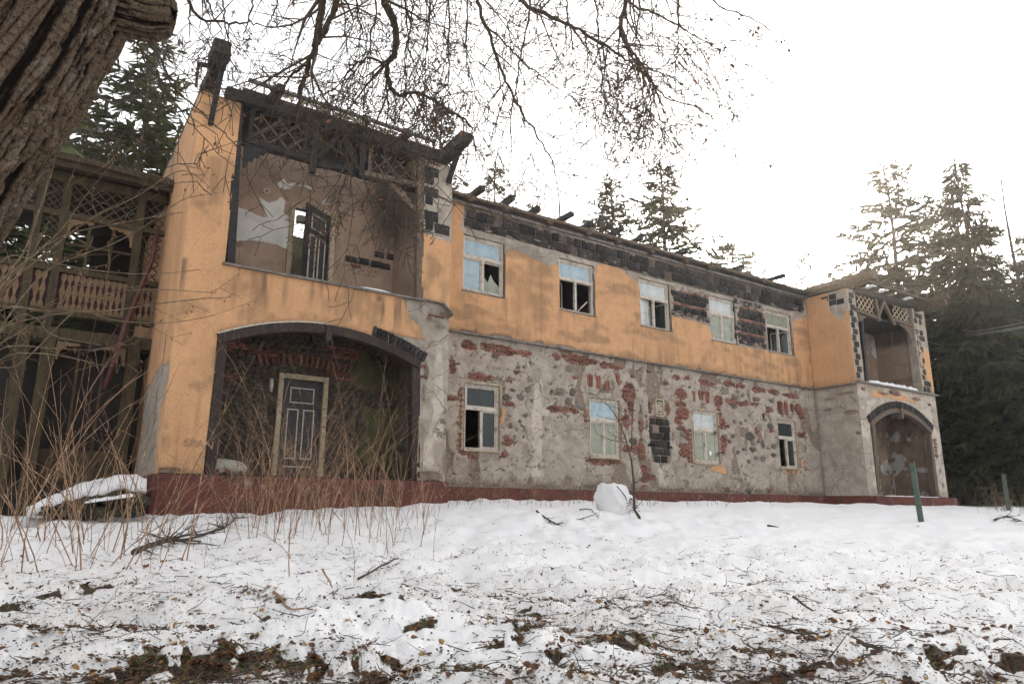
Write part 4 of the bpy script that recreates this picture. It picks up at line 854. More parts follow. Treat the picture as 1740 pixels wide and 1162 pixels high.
# ------------------------------------------------------------------ windows
def bars(e, name, L, mat, y0, y1, jit=.04):
    m = MB()
    for (x0, z0, x1, z1, w) in L: m.beam((x0, (y0 + y1) / 2, z0), (x1, (y0 + y1) / 2, z1), abs(y1 - y0), w, (0, 1, 0), 6, jit)
    return m.build(name, M[mat], e)
def pane(e, P, y, mat, name='pane'):
    m = MB(); m.prism(P, y, .006); return m.build(name, M[mat], e)
def window(x0, x1, z0, z1, top, left, right, sill=True, warm='paint', trans=.37):
    e = bpy.data.objects.new('window', None); COL.objects.link(e); e.parent = villa; e.location = (x0, D0 + .125, z0)
    w, h = x1 - x0, z1 - z0; t = .075; zt = h * (1 - trans); mx = w * (.5 if left != 'narrow' else .36)
    y0, y1 = -.05, .03
    bars(e, 'frame', [(t / 2, 0, t / 2, h, t), (w - t / 2, 0, w - t / 2, h, t), (t, h - t / 2, w - t, h - t / 2, t), (t, t / 2, w - t, t / 2, t)], warm, y0, y1)
    bars(e, 'transom', [(t, zt, w - t, zt, t * 1.25)], 'paint', y0 - .012, y1); bars(e, 'mullion', [(mx, t, mx, zt - t * .6, .07)], 'paint', y0 - .01, y1)
    i = t + .03
    bars(e, 'top_sash', [(i, zt + .05, i, h - t, .035), (w - i, zt + .05, w - i, h - t, .035), (t, h - t - .018, w - t, h - t - .018, .035), (t, zt + .06, w - t, zt + .06, .035)], 'paint', -.03, .01)
    if top: pane(e, [(t, zt), (w - t, zt), (w - t, h - t), (t, h - t)], -.008, top)
    def sash(a, b, kind, hinge_left):
        if kind == 'open': return
        if isinstance(kind, tuple):            # a casement standing ajar, swung into the room
            mat, ang = kind; s = bpy.data.objects.new('casement', None); COL.objects.link(s); s.parent = e
            s.location = (a if hinge_left else b, .0, 0); s.rotation_euler = (0, 0, ang if hinge_left else -ang); q = 1 if hinge_left else -1; W = (b - a)
            m = MB()
            for (c, d, g, f) in ((.02, t, .02, zt - .05), (W - .02, t, W - .02, zt - .05), (.04, t + .02, W - .04, t + .02), (.04, zt - .07, W - .04, zt - .07)): m.beam((q * c, 0, d), (q * g, 0, f), .035, .045, (0, 1, 0))
            m.build('casement_frame', M['paint'], s)
            P = [(q * .03, t), (q * (W - .03), t), (q * (W - .03), zt - .06), (q * .03, zt - .06)]
            pane(s, P if hinge_left else P[::-1], 0, mat)
            return
        bars(e, 'casement_frame', [(a + .02, t, a + .02, zt - .05, .04), (b - .02, t, b - .02, zt - .05, .04), (a + .04, t + .02, b - .04, t + .02, .04), (a + .04, zt - .07, b - .04, zt - .07, .04)], 'paint', -.03, .012)
        if kind == 'frame': return
        if kind == 'shard':
            pane(e, [(a + .03, t), (b - .03, t), (b - .03, t + .5 * h * .3), (a + (b - a) * .62, t + h * .25), (a + (b - a) * .45, t + h * .36), (a + (b - a) * .3, t + h * .2), (a + .03, t + h * .3)], -.008, 'pane_green')
        else: pane(e, [(a + .03, t), (b - .03, t), (b - .03, zt - .05), (a + .03, zt - .05)], -.008, kind)
    sash(t, mx - .03, left if left != 'narrow' else 'pane_blue', True); sash(mx + .03, w - t, right, False)
    if sill:
        m = MB(); m.beam((-.03, -.1, -.02), (w + .03, -.1, -.02), .16, .035, (0, 1, 0), 8, .12); m.build('sill', M['ledge' if z0 > 4 else 'cream'], e)
    m = MB()
    for (a, c, b, d) in ((-.035, 0, -.035, h + .05), (w + .035, 0, w + .035, h + .05), (-.03, h + .04, w + .03, h + .04)): m.beam((a, -.075, c), (b, -.075, d), .05, .075, (0, 1, 0), 8, .16)
    m.build('outer_trim', M['oldwood'] if z0 > 4 else M['cream'], e); return e
w1 = window(*WINU[0], *WUZ, 'pane_blue', 'pane_blue', 'shard'); w2 = window(*WINU[1], *WUZ, 'pane_blue', ('pane_dark', R(42)), 'open')
w3 = window(*WINU[2], *WUZ, 'pane_white', ('pane_white', R(12)), ('pane_dark', R(70))); w4 = window(*WINU[3], *WUZ, 'pane_white', 'pane_green', 'pane_green'); w5 = window(*WINU[4], *WUZ, 'pane_green', ('pane_white', R(38)), ('pane_dark', R(60)))
m = MB(); m.beam((.82, -.03, .1), (1.2, -.02, .45), .03, .035, (0, 1, 0)); m.build('leaning_lath', M['paint'], w2)
l1 = window(*WINL[0], *WLZ, 'pane_dark', 'open', 'pane_dark'); l2 = window(*WINL[1], *WLZ, 'pane_blue', 'pane_green', 'pane_green'); l3 = window(*WINL[2], *WLZ, 'pane_white', 'pane_green', 'pane_green'); l4 = window(*WINL[3], *WLZ, 'pane_dark', ('pane_white', R(30)), 'pane_dark')
for e, w in ((l2, 1.23), (l3, 1.28)):        # drawn curtains
    m = MB(); n = 40; vs_ = []
    for k in range(n + 1):
        x = .06 + (w - .12) * k / n; y = .14 + .018 * math.sin(k * 1.9) + .01 * math.sin(k * .7); vs_ += [(x, y, .05), (x, y, 1.12 if e is l2 else 1.15)]
    m.add(vs_, [(2 * k, 2 * k + 2, 2 * k + 3, 2 * k + 1) for k in range(n) if not (e is l2 and k in (15, 16, 17))]); m.build('curtain', M['curtain'], e, True)
m = MB(); m.box(.86, .96, -.014, -.010, .3, .44); m.build('paper_note', M['paper'], l3)
# little louvred vent above the blocked doorway
e = bpy.data.objects.new('vent_window', None); COL.objects.link(e); e.parent = villa; e.location = (VENT[0], D0 - .01, VENT[2])
bars(e, 'frame', [(-.17, -.27, -.17, .27, .05), (.17, -.27, .17, .27, .05), (-.15, .27, .15, .27, .05), (-.15, -.27, .15, -.27, .05)], 'cream', -.04, .04)
m = MB(); m.box(-.15, .15, .03, .04, -.25, .25); m.build('backing', M['slab'], e)
for k in range(5):
    m = MB(); m.beam((-.145, .0, -.19 + .09 * k), (.145, .0, -.18 + .09 * k + rng.uniform(-.02, .02)), .012, .05, (0, 1, .6)); m.build('slat', M['paint'], e)

# ------------------------------------------------------------------ right pavilion
RUO = (24.12, 28.45, 4.22, 7.8); RLO = (24.15, 28.75, 0, 2.62); RRISE = .72
rz = lambda x, y: (1350 + x * .3788, 440 + y * .3788)
def lay_rp(u, v):
    n = (fbm(u * 3, v * 3, 160) - .5) * .16
    o = np.maximum(sd_poly(pts([rz(570, 400), rz(600, 410), rz(632, 600), rz(622, 600), rz(585, 520)], 0), u, v), sd_poly(np.array([(24.4, 3.5), (28.3, 3.45), (28.6, 4.1), (24.2, 4.15)]), u, v) - .25 + 3 * n) + n * .3
    hole = ell([(28.95, 2.2, .14, .12), (28.95, 1.9, .1, .16), (28.95, 1.6, .12, .1), (24.0, 3.9, .2, .08), (26.2, 3.95, .5, .12), (27.9, 3.85, .4, .08), (25.4, 3.85, .4, .06), (29.1, 1.0, .08, .1), (29.15, .4, .08, .12), (28.9, 3.7, .2, .08)], u, v) + n * .5
    hole = np.maximum(hole, (fbm(u * 8, v * 8, 163, 3) - .78) * .5)
    return o, hole, .35 * sstep(3.9, 4.2, v) * sstep(4.3, 4.2, v) + .3 * sstep(.3, 0, v), u * 0 + .75 * (fbm(u * 1.3, v * 1.3, 164) > .42) * (v < 4.2)
rp = wall('pavilion_wall', villa, (0, 0, 0), Xa, Za, mY, (RX0, RX1), (-.07, 7.82), .06, [(*RUO[:3], 8.2, 0), (RLO[0], RLO[1], -.07, RLO[3], RRISE)], lay_rp, M['facade'], .34, .007, seed=12)
SIDE_BARE = np.array([atx(*rz(*q), RX0)[[1, 2]] for q in [(148, 140), (245, 140), (240, 215), (210, 280), (165, 245), (150, 195)]])
def lay_rs(u, v):
    n = (fbm(u * 3, v * 3, 170) - .5) * .12
    up = np.where(v > 4.1, .25, -.3); b = sd_poly(SIDE_BARE, u, v) + n * .4
    hole = ell([(.5, 3.75, .4, .05), (1.2, 3.6, .3, .05), (.4, 3.0, .3, .09), (.15, 2.2, .1, .06), (1.3, 3.2, .2, .04)], u, v) + n * .4
    st = .9 * sstep(.16, .02, abs(u - D0 + .02)) * (v < 4.0) * .5 + .25 * sstep(4.5, 4.05, v) * (v > 4.05)
    return np.minimum(up, -b), hole, st, u * 0
rs = wall('return_wall', villa, (RX0, 0, 0), Ya, Za, mX, (0, D0), (-.07, 7.82), .05, [], lay_rs, M['facade'], .3, .007, seed=13)
for (y, z) in ((.95, 7.6), (.6, 7.62), (.3, 7.35), (.62, 7.38)): piece('block', rng.choice(BLK), rs, (RX0 + .025, y, z), (0, 0, math.pi / 2), (1.1, 1, .95))
for k in range(14):                        # alternating quoins beside the upper opening
    z = 4.4 + k * .245
    if z > 7.7: break
    piece('block', rng.choice(BLK), rp, (23.72 + (.12 if k % 2 else 0), .02, z), (0, 0, 0), (1.1 if k % 2 else .8, 1, .95))
for k in range(15):
    z = 4.35 + k * .245
    if z > 7.75 or k in (11,): continue
    piece('block', rng.choice(BLK), rp, (28.66 + (.12 if k % 2 else 0), .02, z), (0, 0, 0), (1.15 if k % 2 else .9, 1, .97))
    if k > 8 or k < 2: piece('block', rng.choice(BLK), rp, (28.99 + (.1 if k % 2 else 0), .024, z), (0, 0, 0), (.9, 1, .97))
voussoirs(rp, 24.1, 28.8, RLO, RRISE, 36, .26)
for (x, z) in ((28.95, 2.25), (28.98, 2.1), (28.93, 1.95), (28.95, 1.8), (28.96, 1.6), (23.9, 3.9), (26.0, 3.95), (26.4, 3.93), (27.8, 3.86), (25.4, 3.85), (28.9, 3.7)): piece('brick', rng.choice(BRK), rp, (x, .012, z))
m = MB(); m.beam((RX0 - .08, D0 - .03, 4.06), (RX0 - .08, -.06, 4.06), .12, .05, (1, 0, 0), 8, .1); m.build('ledge', M['ledge'], villa)
m = MB(); m.beam((RX0 - .02, -.04, 4.14), (RX1 + .1, -.04, 4.14), .18, .06, (0, 1, 0), 20, .15); m.build('sill_capping', M['ledge'], villa)
snow_strip([(x, -.02, 4.17) for x in np.linspace(24.3, 28.0, 24)], .24, .13, 'sill_snow', seed=31)
m = MB(); m.box(RX0 - .05, RX1 + .1, -.3, 2.0, -1.2, -.09); m.build('porch_plinth', M['plinth'], villa, bevel=.02)
snow_strip([(x, -.22, -.1) for x in np.linspace(24.2, 28.2, 24)], .12, .04, 'plinth_snow', seed=33)
def lay_rb(u, v):
    n = (fbm(u * 3, v * 3, 180) - .5) * .2
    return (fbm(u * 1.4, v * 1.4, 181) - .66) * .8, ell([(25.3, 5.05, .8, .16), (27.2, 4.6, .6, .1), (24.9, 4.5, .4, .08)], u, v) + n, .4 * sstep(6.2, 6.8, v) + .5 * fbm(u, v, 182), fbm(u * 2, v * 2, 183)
wall('loggia_back_wall', villa, (0, D0, 0), Xa, Za, mY, (RX0 + .3, RX1 - .3), (3.9, 7.3), .09, [], lay_rb, M['loggia'], .2, .008, seed=14)
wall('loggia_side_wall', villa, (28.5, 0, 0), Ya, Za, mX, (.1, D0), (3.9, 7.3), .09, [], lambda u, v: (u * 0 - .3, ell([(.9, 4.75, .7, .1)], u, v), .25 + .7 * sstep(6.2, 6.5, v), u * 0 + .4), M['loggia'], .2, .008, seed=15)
wall('loggia_side_wall', villa, (24.06, 0, 0), Ya, Za, Xa, (.1, D0), (3.9, 7.3), .12, [], lay_dark, M['loggia'], .2, .008, seed=15)
def lay_rl(u, v):
    return (fbm(u * 1.6, v * 1.6, 190) - .6) * .6, (fbm(u * 5, v * 5, 191) - .62) * .5 + .1 * (u < 26.5), .3 + .5 * fbm(u, v, 192), sstep(.5, .6, fbm(u * 1.8, v * 1.8, 193))
wall('porch_back_wall', villa, (0, D0, 0), Xa, Za, mY, (RX0 + .3, RX1 - .3), (-.07, 3.75), .07, [], lay_rl, M['loggia'], .2, .012, seed=16)
wall('porch_side_wall', villa, (28.8, 0, 0), Ya, Za, mX, (.3, D0), (-.07, 3.75), .09, [], lambda u, v: ((fbm(u * 2, v * 2, 195) - .6) * .6, (fbm(u * 4, v * 4, 196) - .66) * .5, u * 0 + .45, u * 0), M['loggia'], .2, .012, seed=17)
m = MB(); m.box(RX0 + .2, RX1 - .35, .2, 2.2, 3.72, 3.97); m.build('loggia_floor', M['slab'], villa)
m = MB(); m.box(RX0 + .2, RX1 - .35, .3, 2.4, 7.0, 7.1); m.build('loggia_ceiling', M['char'], villa)
wbeam('corner_post', rz(540, 245), rz(572, 585), .17, .2, 'cream', .06); wbeam('corner_post', rz(293, 230), rz(318, 545), .16, .16, 'char', .08)
wbeam('porch_post', rz(598, 755), rz(630, 1062), .2, .2, 'oldwood', .1); wbeam('porch_post', rz(345, 730), rz(372, 1055), .16, .2, 'oldwood', .1)
m = MB(); pa = [(x, .06, arcz(x, RLO, RRISE) - .09) for x in np.linspace(RLO[0] + .02, RLO[1] - .02, 20)]
for k in range(19): m.beam(pa[k], pa[k + 1], .22, .18, (0, 1, 0))
m.build('arch_timber', M['oldwood'], villa)
m = MB(); m.beam((26.4, -.03, arcz(26.4, RLO, RRISE)), (26.4, -.03, arcz(26.4, RLO, RRISE) - .4), .18, .16, (0, 1, 0)); m.build('arch_drop_peg', M['oldwood'], villa)
wbeam('wall_plate', rz(262, 140), rz(545, 215), .26, .2, 'char', 0., segs=10); wbeam('lattice_rail', rz(270, 228), rz(382, 270), .13, .14, 'oldwood', .02); wbeam('lattice_rail', rz(440, 270), rz(522, 298), .13, .14, 'oldwood', .02)
for a, b in (((362, 178), (378, 280)), ((398, 190), (372, 262)), ((398, 192), (448, 295))): wbeam('brace', rz(*a), rz(*b), .11, .14, 'oldwood', -.02)
bracket([rz(*q) for q in [(285, 245), (330, 262), (310, 266), (300, 280), (292, 275), (285, 300)]], -.01, 'oldwood'); bracket([rz(*q) for q in [(470, 292), (530, 300), (528, 372), (512, 335), (495, 308)]], -.01, 'oldwood')
lat_panel([rz(278, 160), rz(352, 182), rz(356, 250), rz(282, 225)], 4, 'cream', .06, .05); lat_panel([rz(440, 205), rz(508, 228), rz(512, 285), rz(440, 262)], 4, 'cream', .06, .05)
m = MB(); m.beam((RX0 + .35, .4, 8.1), (RX0 + .35, -1.0, 8.2), .3, .3, (1, 0, 0), 6, .1); m.beam((RX0 + .1, D0, 8.02), (RX0 + .1, -.9, 8.1), .2, .24, (1, 0, 0), 8, .12); m.build('eave_end_beam', M['log'], villa)
m = MB(); m.beam((28.9, .6, 8.02), (28.9, -1.3, 8.1), .26, .2, (1, 0, 0), 6, .09); m.beam((28.75, .5, 7.78), (28.75, -1.25, 7.84), .2, .2, (1, 0, 0), 6, .09); m.build('eave_end_beam', M['log'], villa)
m = MB(); m.beam((RX0 - .25, D0 + .2, 8.06), (RX0 - .25, -1.0, 8.12), .12, .14, (1, 0, 0), 6, .1); m.build('eave_batten', M['log'], villa)
for k in range(5):
    x = 24.5 + k * .95; m = MB(); m.beam((x, .7, 8.08), (x, -.75, 8.16), .18, .16, (1, 0, 0), 4, .08); m.build('rafter_foot', M['char'], villa)
    snow_strip([(x + .3 + .05 * j, -.2, 8.06) for j in range(7)], .4, .07, seed=40 + k) if k in (0, 1, 3) else None
for (y) in (1.2, .5, -.4):
    snow_strip([(RX0 - .12 + .1 * j, y, 8.16) for j in range(6)], .55, .13, seed=50)
m = MB(); m.beam((RX0 + .4, -.62, 8.02), (RX1 - .6, -.62, 8.02), .12, .06, (0, 1, 0), 16, .1); m.build('eave_batten', M['log'], villa)
m = MB(); m.box(RX0 + .1, RX1, .3, 9, 7.86, 7.92); m.build('attic_boards', M['slab'], villa)
# faded writing on the left pier
def graffiti(txt, px, py, size, tilt=0):
    cu = bpy.data.curves.new('t', 'FONT'); cu.body = txt; cu.size = size; cu.extrude = .0015; cu.resolution_u = 3
    t = bpy.data.objects.new('t', cu); COL.objects.link(t); bpy.context.view_layer.update()
    me = bpy.data.meshes.new_from_object(t.evaluated_get(bpy.context.evaluated_depsgraph_get())); bpy.data.objects.remove(t)
    o = link('graffiti', me, M['ink'], lp); p = at(px, py, 0); o.location = (p[0], -.036, p[2]); o.rotation_euler = (R(90), tilt, 0); return o
graffiti('SPAN', 311, 758, .22, R(4)); graffiti('G', 336, 779, .16)

# ------------------------------------------------------------------ wooden veranda at the left
VY = 3.0
ver = thing('wooden_veranda', 'two-storey wooden veranda with lattice and fretwork railing beside the ochre wall', 'veranda', (0, 0, 0))
def vb(name, a, b, w, h, mat='verwood', Y=VY, segs=4, jit=.05, parent=None): return wbeam(name, a, b, w, h, mat, Y, None, segs, jit, parent or ver)
def vx(x, z0, z1, w=.16, mat='verwood', name='post', y=VY):
    m = MB(); m.beam((x, y, z0), (x, y, z1), w, w, (0, 1, 0), 6, .05); return m.build(name, M[mat], ver)
for x in (-4.2, -2.5, -2.04, -.57): vx(x, 2.9, 6.5)
for x in (-4.2, -2.4, -1.95, -.35): vx(x, -.9, 3.0, .24, 'verwood')
for (z, h, nm) in ((6.46, .2, 'top_beam'), (5.62, .12, 'rail'), (4.36, .12, 'hand_rail'), (3.42, .12, 'bottom_rail'), (2.95, .26, 'floor_beam')):
    m = MB(); m.beam((-4.4, VY - .01, z), (-.03, VY - .01, z), .14, h, (0, 1, 0), 10, .06); m.build(nm, M['verwood'], ver)
m = MB(); m.beam((-4.5, VY - .3, 6.72), (-.03, VY - .3, 6.68), .7, .12, (0, 1, 0), 14, .1); m.beam((-4.5, VY - .5, 6.62), (-.03, VY - .5, 6.58), .06, .16, (0, 1, 0), 14, .1); m.build('roof_edge', M['verwood'], ver)
m = MB(); r = random.Random(12)
for k in range(150):
    x = -4.4 + 4.3 * r.random(); s = r.uniform(.04, .14) * (2 if x < -1.9 else .8); m.add([(x + s * math.cos(t) * 1.4, VY - .55 + r.uniform(0, .3) + s * math.sin(t), 6.76) for t in (0, 1.26, 2.5, 3.77, 5.0)] + [(x, VY - .45, 6.76 + s)], [(i, (i + 1) % 5, 5) for i in range(5)])
m.build('roof_moss', M['moss'], ver)
m = MB(); m.box(-4.5, -.03, VY, 7, 6.6, 6.72); m.build('roof_boards', M['slab'], ver)
m = MB(); m.box(-4.5, -.03, VY, 7, 2.75, 2.9); m.build('upper_floor', M['slab'], ver); m = MB(); m.box(-4.5, -.03, VY, 7, -.9, -.1); m.build('base', M['slab'], ver)
m = MB(); m.box(-4.5, -3.3, 6.9, 7, -.9, 6.6); m.box(-2.5, -.03, 6.9, 7, -.9, 2.9); m.box(-1.3, -.03, 6.9, 7, 2.9, 6.6); m.build('back_wall', M['slab'], ver)
def vlat(x0, x1, z0, z1, n, w=.028):
    e = bpy.data.objects.new('lattice_panel', None); COL.objects.link(e); e.parent = ver; W, H = x1 - x0, z1 - z0; st = W / n
    for s in (1, -1):
        for k in range(-int(H / st) - 2, n + int(H / st) + 3):
            a0 = k * st; a1 = a0 + s * H; ts = sorted(((0 - a0) / (a1 - a0), (W - a0) / (a1 - a0))); v0, v1 = max(0, ts[0]), min(1, ts[1])
            if v1 - v0 < .1: continue
            m = MB(); m.beam((x0 + a0 + (a1 - a0) * v0, VY + s * .007, z0 + H * v0), (x0 + a0 + (a1 - a0) * v1, VY + s * .007, z0 + H * v1), .012, w, (0, 1, 0)); m.build('lath', M['verwood'], e)
vlat(-1.95, -.65, 5.7, 6.36, 6); vlat(-.48, -.08, 4.45, 6.36, 2); vlat(-2.43, -2.12, 4.45, 6.36, 2); vlat(-4.1, -2.6, 5.7, 6.36, 6)
for x in (-1.52, -1.06): vx(x, 4.4, 5.6, .06, name='mullion')
m = MB(); m.beam((-1.96, VY, 4.98), (-.65, VY, 4.98), .05, .05, (0, 1, 0)); m.build('transom', M['verwood'], ver)
def fret(x0, z0, W, H, parent, mirror=False):    # carved corner bracket
    m = MB(); s = -1 if mirror else 1; P = [(0, 0), (W, 0), (W, -.05)] + [(W * (1 - t) ** 2.4 + .05, -H * t ** 2.2 - .06 + .018 * math.sin(t * 40)) for t in np.linspace(.08, 1, 22)] + [(0, -H - .06)]
    P = [(x0 + s * a, z0 + b) for a, b in P]; m.prism(P if not mirror else P[::-1], VY - .04, .03); return m.build('fret_bracket', M['verfret'], parent)
fret(-1.95, 5.55, .5, .36, ver); fret(-.66, 5.55, .5, .36, ver, True); fret(-1.8, 2.8, .42, .34, ver); fret(-.5, 2.8, .42, .34, ver, True)
m = MB(); m.box(-4.1, -.05, VY + .03, VY + .05, 3.46, 4.3); m.build('railing_backing', M['verplum'], ver)
k = 0; x = -4.1
prof = [(.02, 0), (.055, .05), (.05, .12), (.018, .2), (.03, .3), (.058, .42), (.03, .55), (.018, .64), (.05, .72), (.055, .80), (.02, .84)]
fm = MB(); fm.prism([(a, b) for a, b in prof] + [(-a, b) for a, b in prof[::-1]], 0, .022); fme = fm.mesh('fret_board'); fme.materials.append(M['verfret'])
while x < -.08:
    if not any(abs(x - q) < .09 for q in (-2.5, -2.04, -.57)): piece('fret_board', fme, ver, (x, VY - .01, 3.46))
    x += .118
m = MB(); pth = [at(266, 400, VY - .25), at(259, 440, VY - .25), at(216, 545, VY - .3), at(207, 575, VY - .3), at(178, 660, VY - .35)]; m.tube(pth, .055, 8, True); m.build('downpipe', M['redpipe'], ver, True)
for k in range(4):
    x = -1.85 + k * .48; vx(x, -.1, 2.75, .05, name='window_bar', y=VY + .1)
m = MB(); m.box(-1.85, -.45, VY + .05, VY + .12, -.1, .55); m.build('panel', M['verwood'], ver)
m = MB(); m.box(-4.5, -.03, VY + .6, VY + .63, -.1, 2.75); m.build('inner_screen', M['slab'], ver)

# ------------------------------------------------------------------ small things around the house
def gpos(px, py): p = ghit(px, py); return Vector((p[0], p[1], float(gz(p[0], p[1]))))
def post(px, py, top, label, w=.13, lean=(0, 0)):
    b = gpos(px, py); dist = (b - Vector(CAM)).dot(Vector(FW)); h = (py - top) / F_PX * dist
    t = thing('square_post', label, 'post', b); m = MB(); m.beam((0, 0, -.4), (lean[0], lean[1], h), w, w, (1, .3, 0), 5, .03); m.build('shaft', M['green'], t, bevel=.008)
    m = MB(); m.beam((lean[0], lean[1], h + .001), (lean[0], lean[1], h + .03), w * .86, w * .86, (1, .3, 0)); m.build('weathered_top', M['oldwood'], t); return t
post(1566, 884, 786, 'short green square post standing in the snow before the right-hand pavilion', .115, (-.12, 0))
post(1714, 866, 806, 'small green post among dry stems at the right edge of the snow', .12)
def lump(name, c, sx, sy, sz, seed, mat, parent=None, sub=4, amp=.25, flat=.3):
    bm = bmesh.new(); bmesh.ops.create_icosphere(bm, subdivisions=sub, radius=1)
    co = np.array([v.co[:] for v in bm.verts]); n = fbm(co[:, 0] * 1.3 + co[:, 2] + 9, co[:, 1] * 1.3 - co[:, 2] * .7 + 9, seed, 4) - .5
    n2 = fbm(co[:, 0] * 5 + co[:, 2] * 3, co[:, 1] * 5 - co[:, 2] * 2, seed + 3, 3) - .5
    for v, q, q2 in zip(bm.verts, n, n2):
        v.co *= 1 + amp * q * 2 + amp * .3 * q2
        v.co = Vector((v.co.x * sx, v.co.y * sy, max(v.co.z, -flat) * sz)) + Vector(c)
    me = bpy.data.meshes.new(name); bm.to_mesh(me); bm.free(); return link(name, me, M[mat], parent, True)
# the rolled snow lump with bits of bark stuck in it
b = gpos(1046, 868); t = thing('snow_boulder', 'large rounded lump of snow in front of the lower windows', 'snow lump', b); t.scale = (.86, .86, .86)
o = lump('snow_body', (0, 0, .28), .50, .42, .46, 3, 'snowcap', t, 5, .42, .85)
for v in o.data.vertices:                   # sheared flat sides of a rolled lump
    c = v.co
    for (nx, ny, nz, dd) in ((-1, -.25, .1, .36), (.55, 0, .83, .66), (-.2, -.9, .45, .50), (.9, -.4, .3, .46)):
        e = c.x * nx + c.y * ny + c.z * nz - dd * math.sqrt(nx * nx + ny * ny + nz * nz)
        if e > 0: c -= Vector((nx, ny, nz)) * (e * .85 / (nx * nx + ny * ny + nz * nz))
lump('snow_body', (.26, -.10, .16), .30, .3, .26, 8, 'snowcap', t, 4, .4, .9)
m = MB(); r = random.Random(4)
for k in range(46):
    a = r.uniform(-1.9, -.5); p = Vector((.08 + .36 * math.cos(a) * r.uniform(.7, 1) , -.42 * r.uniform(.85, 1.05), r.uniform(.02, .34))); m.tube([p, p + Vector((r.uniform(-.06, .06), -.02, r.uniform(-.05, .05)))], [.012, .006], 4)
m.build('bark_bits', M['twig'], t)
m = MB(); m.tube([(-.25, -.34, .62), (-.15, -.39, .5), (-.06, -.43, .38), (-.02, -.46, .26)], [.014, .012, .016, .008], 5); m.build('twig', M['twig'], t)
# snow-covered stone heap by the veranda
t = thing('snowy_stone_heap', 'dark mossy stone slabs under a thick snow cap left of the red plinth', 'stone heap', (-.95, .05, -.76)); t.scale = (.6, .8, 1.0)
def slab_h(x, y): return np.interp(x, [-1.6, -1.2, -.4, .5, 1.1, 1.3], [.02, .18, .42, .62, .62, .5])
n = 36; gx, gy = np.meshgrid(np.linspace(-1.6, 1.2, n), np.linspace(-.9, .8, 20)); top = slab_h(gx, gy) * np.clip(1.25 - (abs(gy) / 1.0) ** 4, .25, 1) + (fbm(gx * 3, gy * 3, 200) - .5) * .2
front = np.where(gy < -.62, 0, 1); V_ = np.stack([gx, gy, top + .06], -1).reshape(-1, 3)
fq = np.array([(j * n + i, j * n + i + 1, (j + 1) * n + i + 1, (j + 1) * n + i) for j in range(19) for i in range(n - 1)]); o = link('snow_cap', np_mesh('snow_cap', V_, fq), M['snowcap'], t); so = o.modifiers.new('s', 'SOLIDIFY'); so.thickness = .10
HST = [stone_mesh(90 + i) for i in range(4)]; M['mossrock'] = simple('mossy_rock', (.05, .046, .036), (.03, .028, .022), 5, rnd=.3, bs=.8, bd=.03, c3=(.055, .065, .02))
for me in HST: me.materials.append(M['mossrock'])
for k in range(22):
    x = -1.1 + 2.2 * (k % 11) / 10 + rng.uniform(-.08, .08); y = rng.uniform(-.86, -.66); h = float(slab_h(x, y)); z = (.06 if k < 11 else .26) * min(1, h / .5)
    o = piece('slab', rng.choice(HST), t, (x, y, z), (rng.uniform(-.1, .1), rng.uniform(-.15, .15), rng.uniform(-.3, .3)), (rng.uniform(.4, .6), .75, rng.uniform(.2, .3) * min(1, h / .4)))
snow_strip([(-.3 + .12 * j, -1.0, .2 + .012 * j) for j in range(11)], .2, .06, 'ledge_snow', t, 60)
# bundle on the porch floor
t = thing('insulation_roll', 'dirty white rolled bundle lying on the porch floor left of the door', 'bundle', (1.35, 1.15, .02)); lump('roll', (0, 0, .16), .52, .2, .2, 21, 'sack', t, 4, .16, .8)
t = thing('rubble_heap', 'low heap of brick rubble and plaster beside the white bundle on the porch floor', 'rubble', (1.2, .75, .015))
for k in range(26): piece('brick' if k % 3 else 'stone', rng.choice(BRK) if k % 3 else rng.choice(STN), t, (rng.uniform(-.5, .8), rng.uniform(-.3, .3), rng.uniform(.02, .09)), (rng.random(), rng.random(), rng.random() * 3), (.5, .7, .7) if k % 3 else (.14, .18, .12))
# overhead wires
for k, (pa, pb_) in enumerate((((1570, 573), (1760, 572)), ((1570, 568), (1760, 563)), ((1570, 569), (1760, 570)))):
    a, b = Vector(atd(*pa, 46)), Vector(atd(*pb_, 30)); d = b - a
    m = MB(); P = [a + d * (s - .4) * 1.2 + Vector((0, 0, -.25 * (1 - (2 * s - 1) ** 2) + .2)) for s in np.linspace(0, 2, 25)]; m.tube(P, .011, 5)
    tag(m.build('overhead_wire', M['wire'], None), ['lowest of the three wires crossing the dark wood at right', 'topmost of the three wires crossing the dark wood at right', 'middle wire of the three crossing the dark wood at right'][k], 'wire', 'overhead wires')

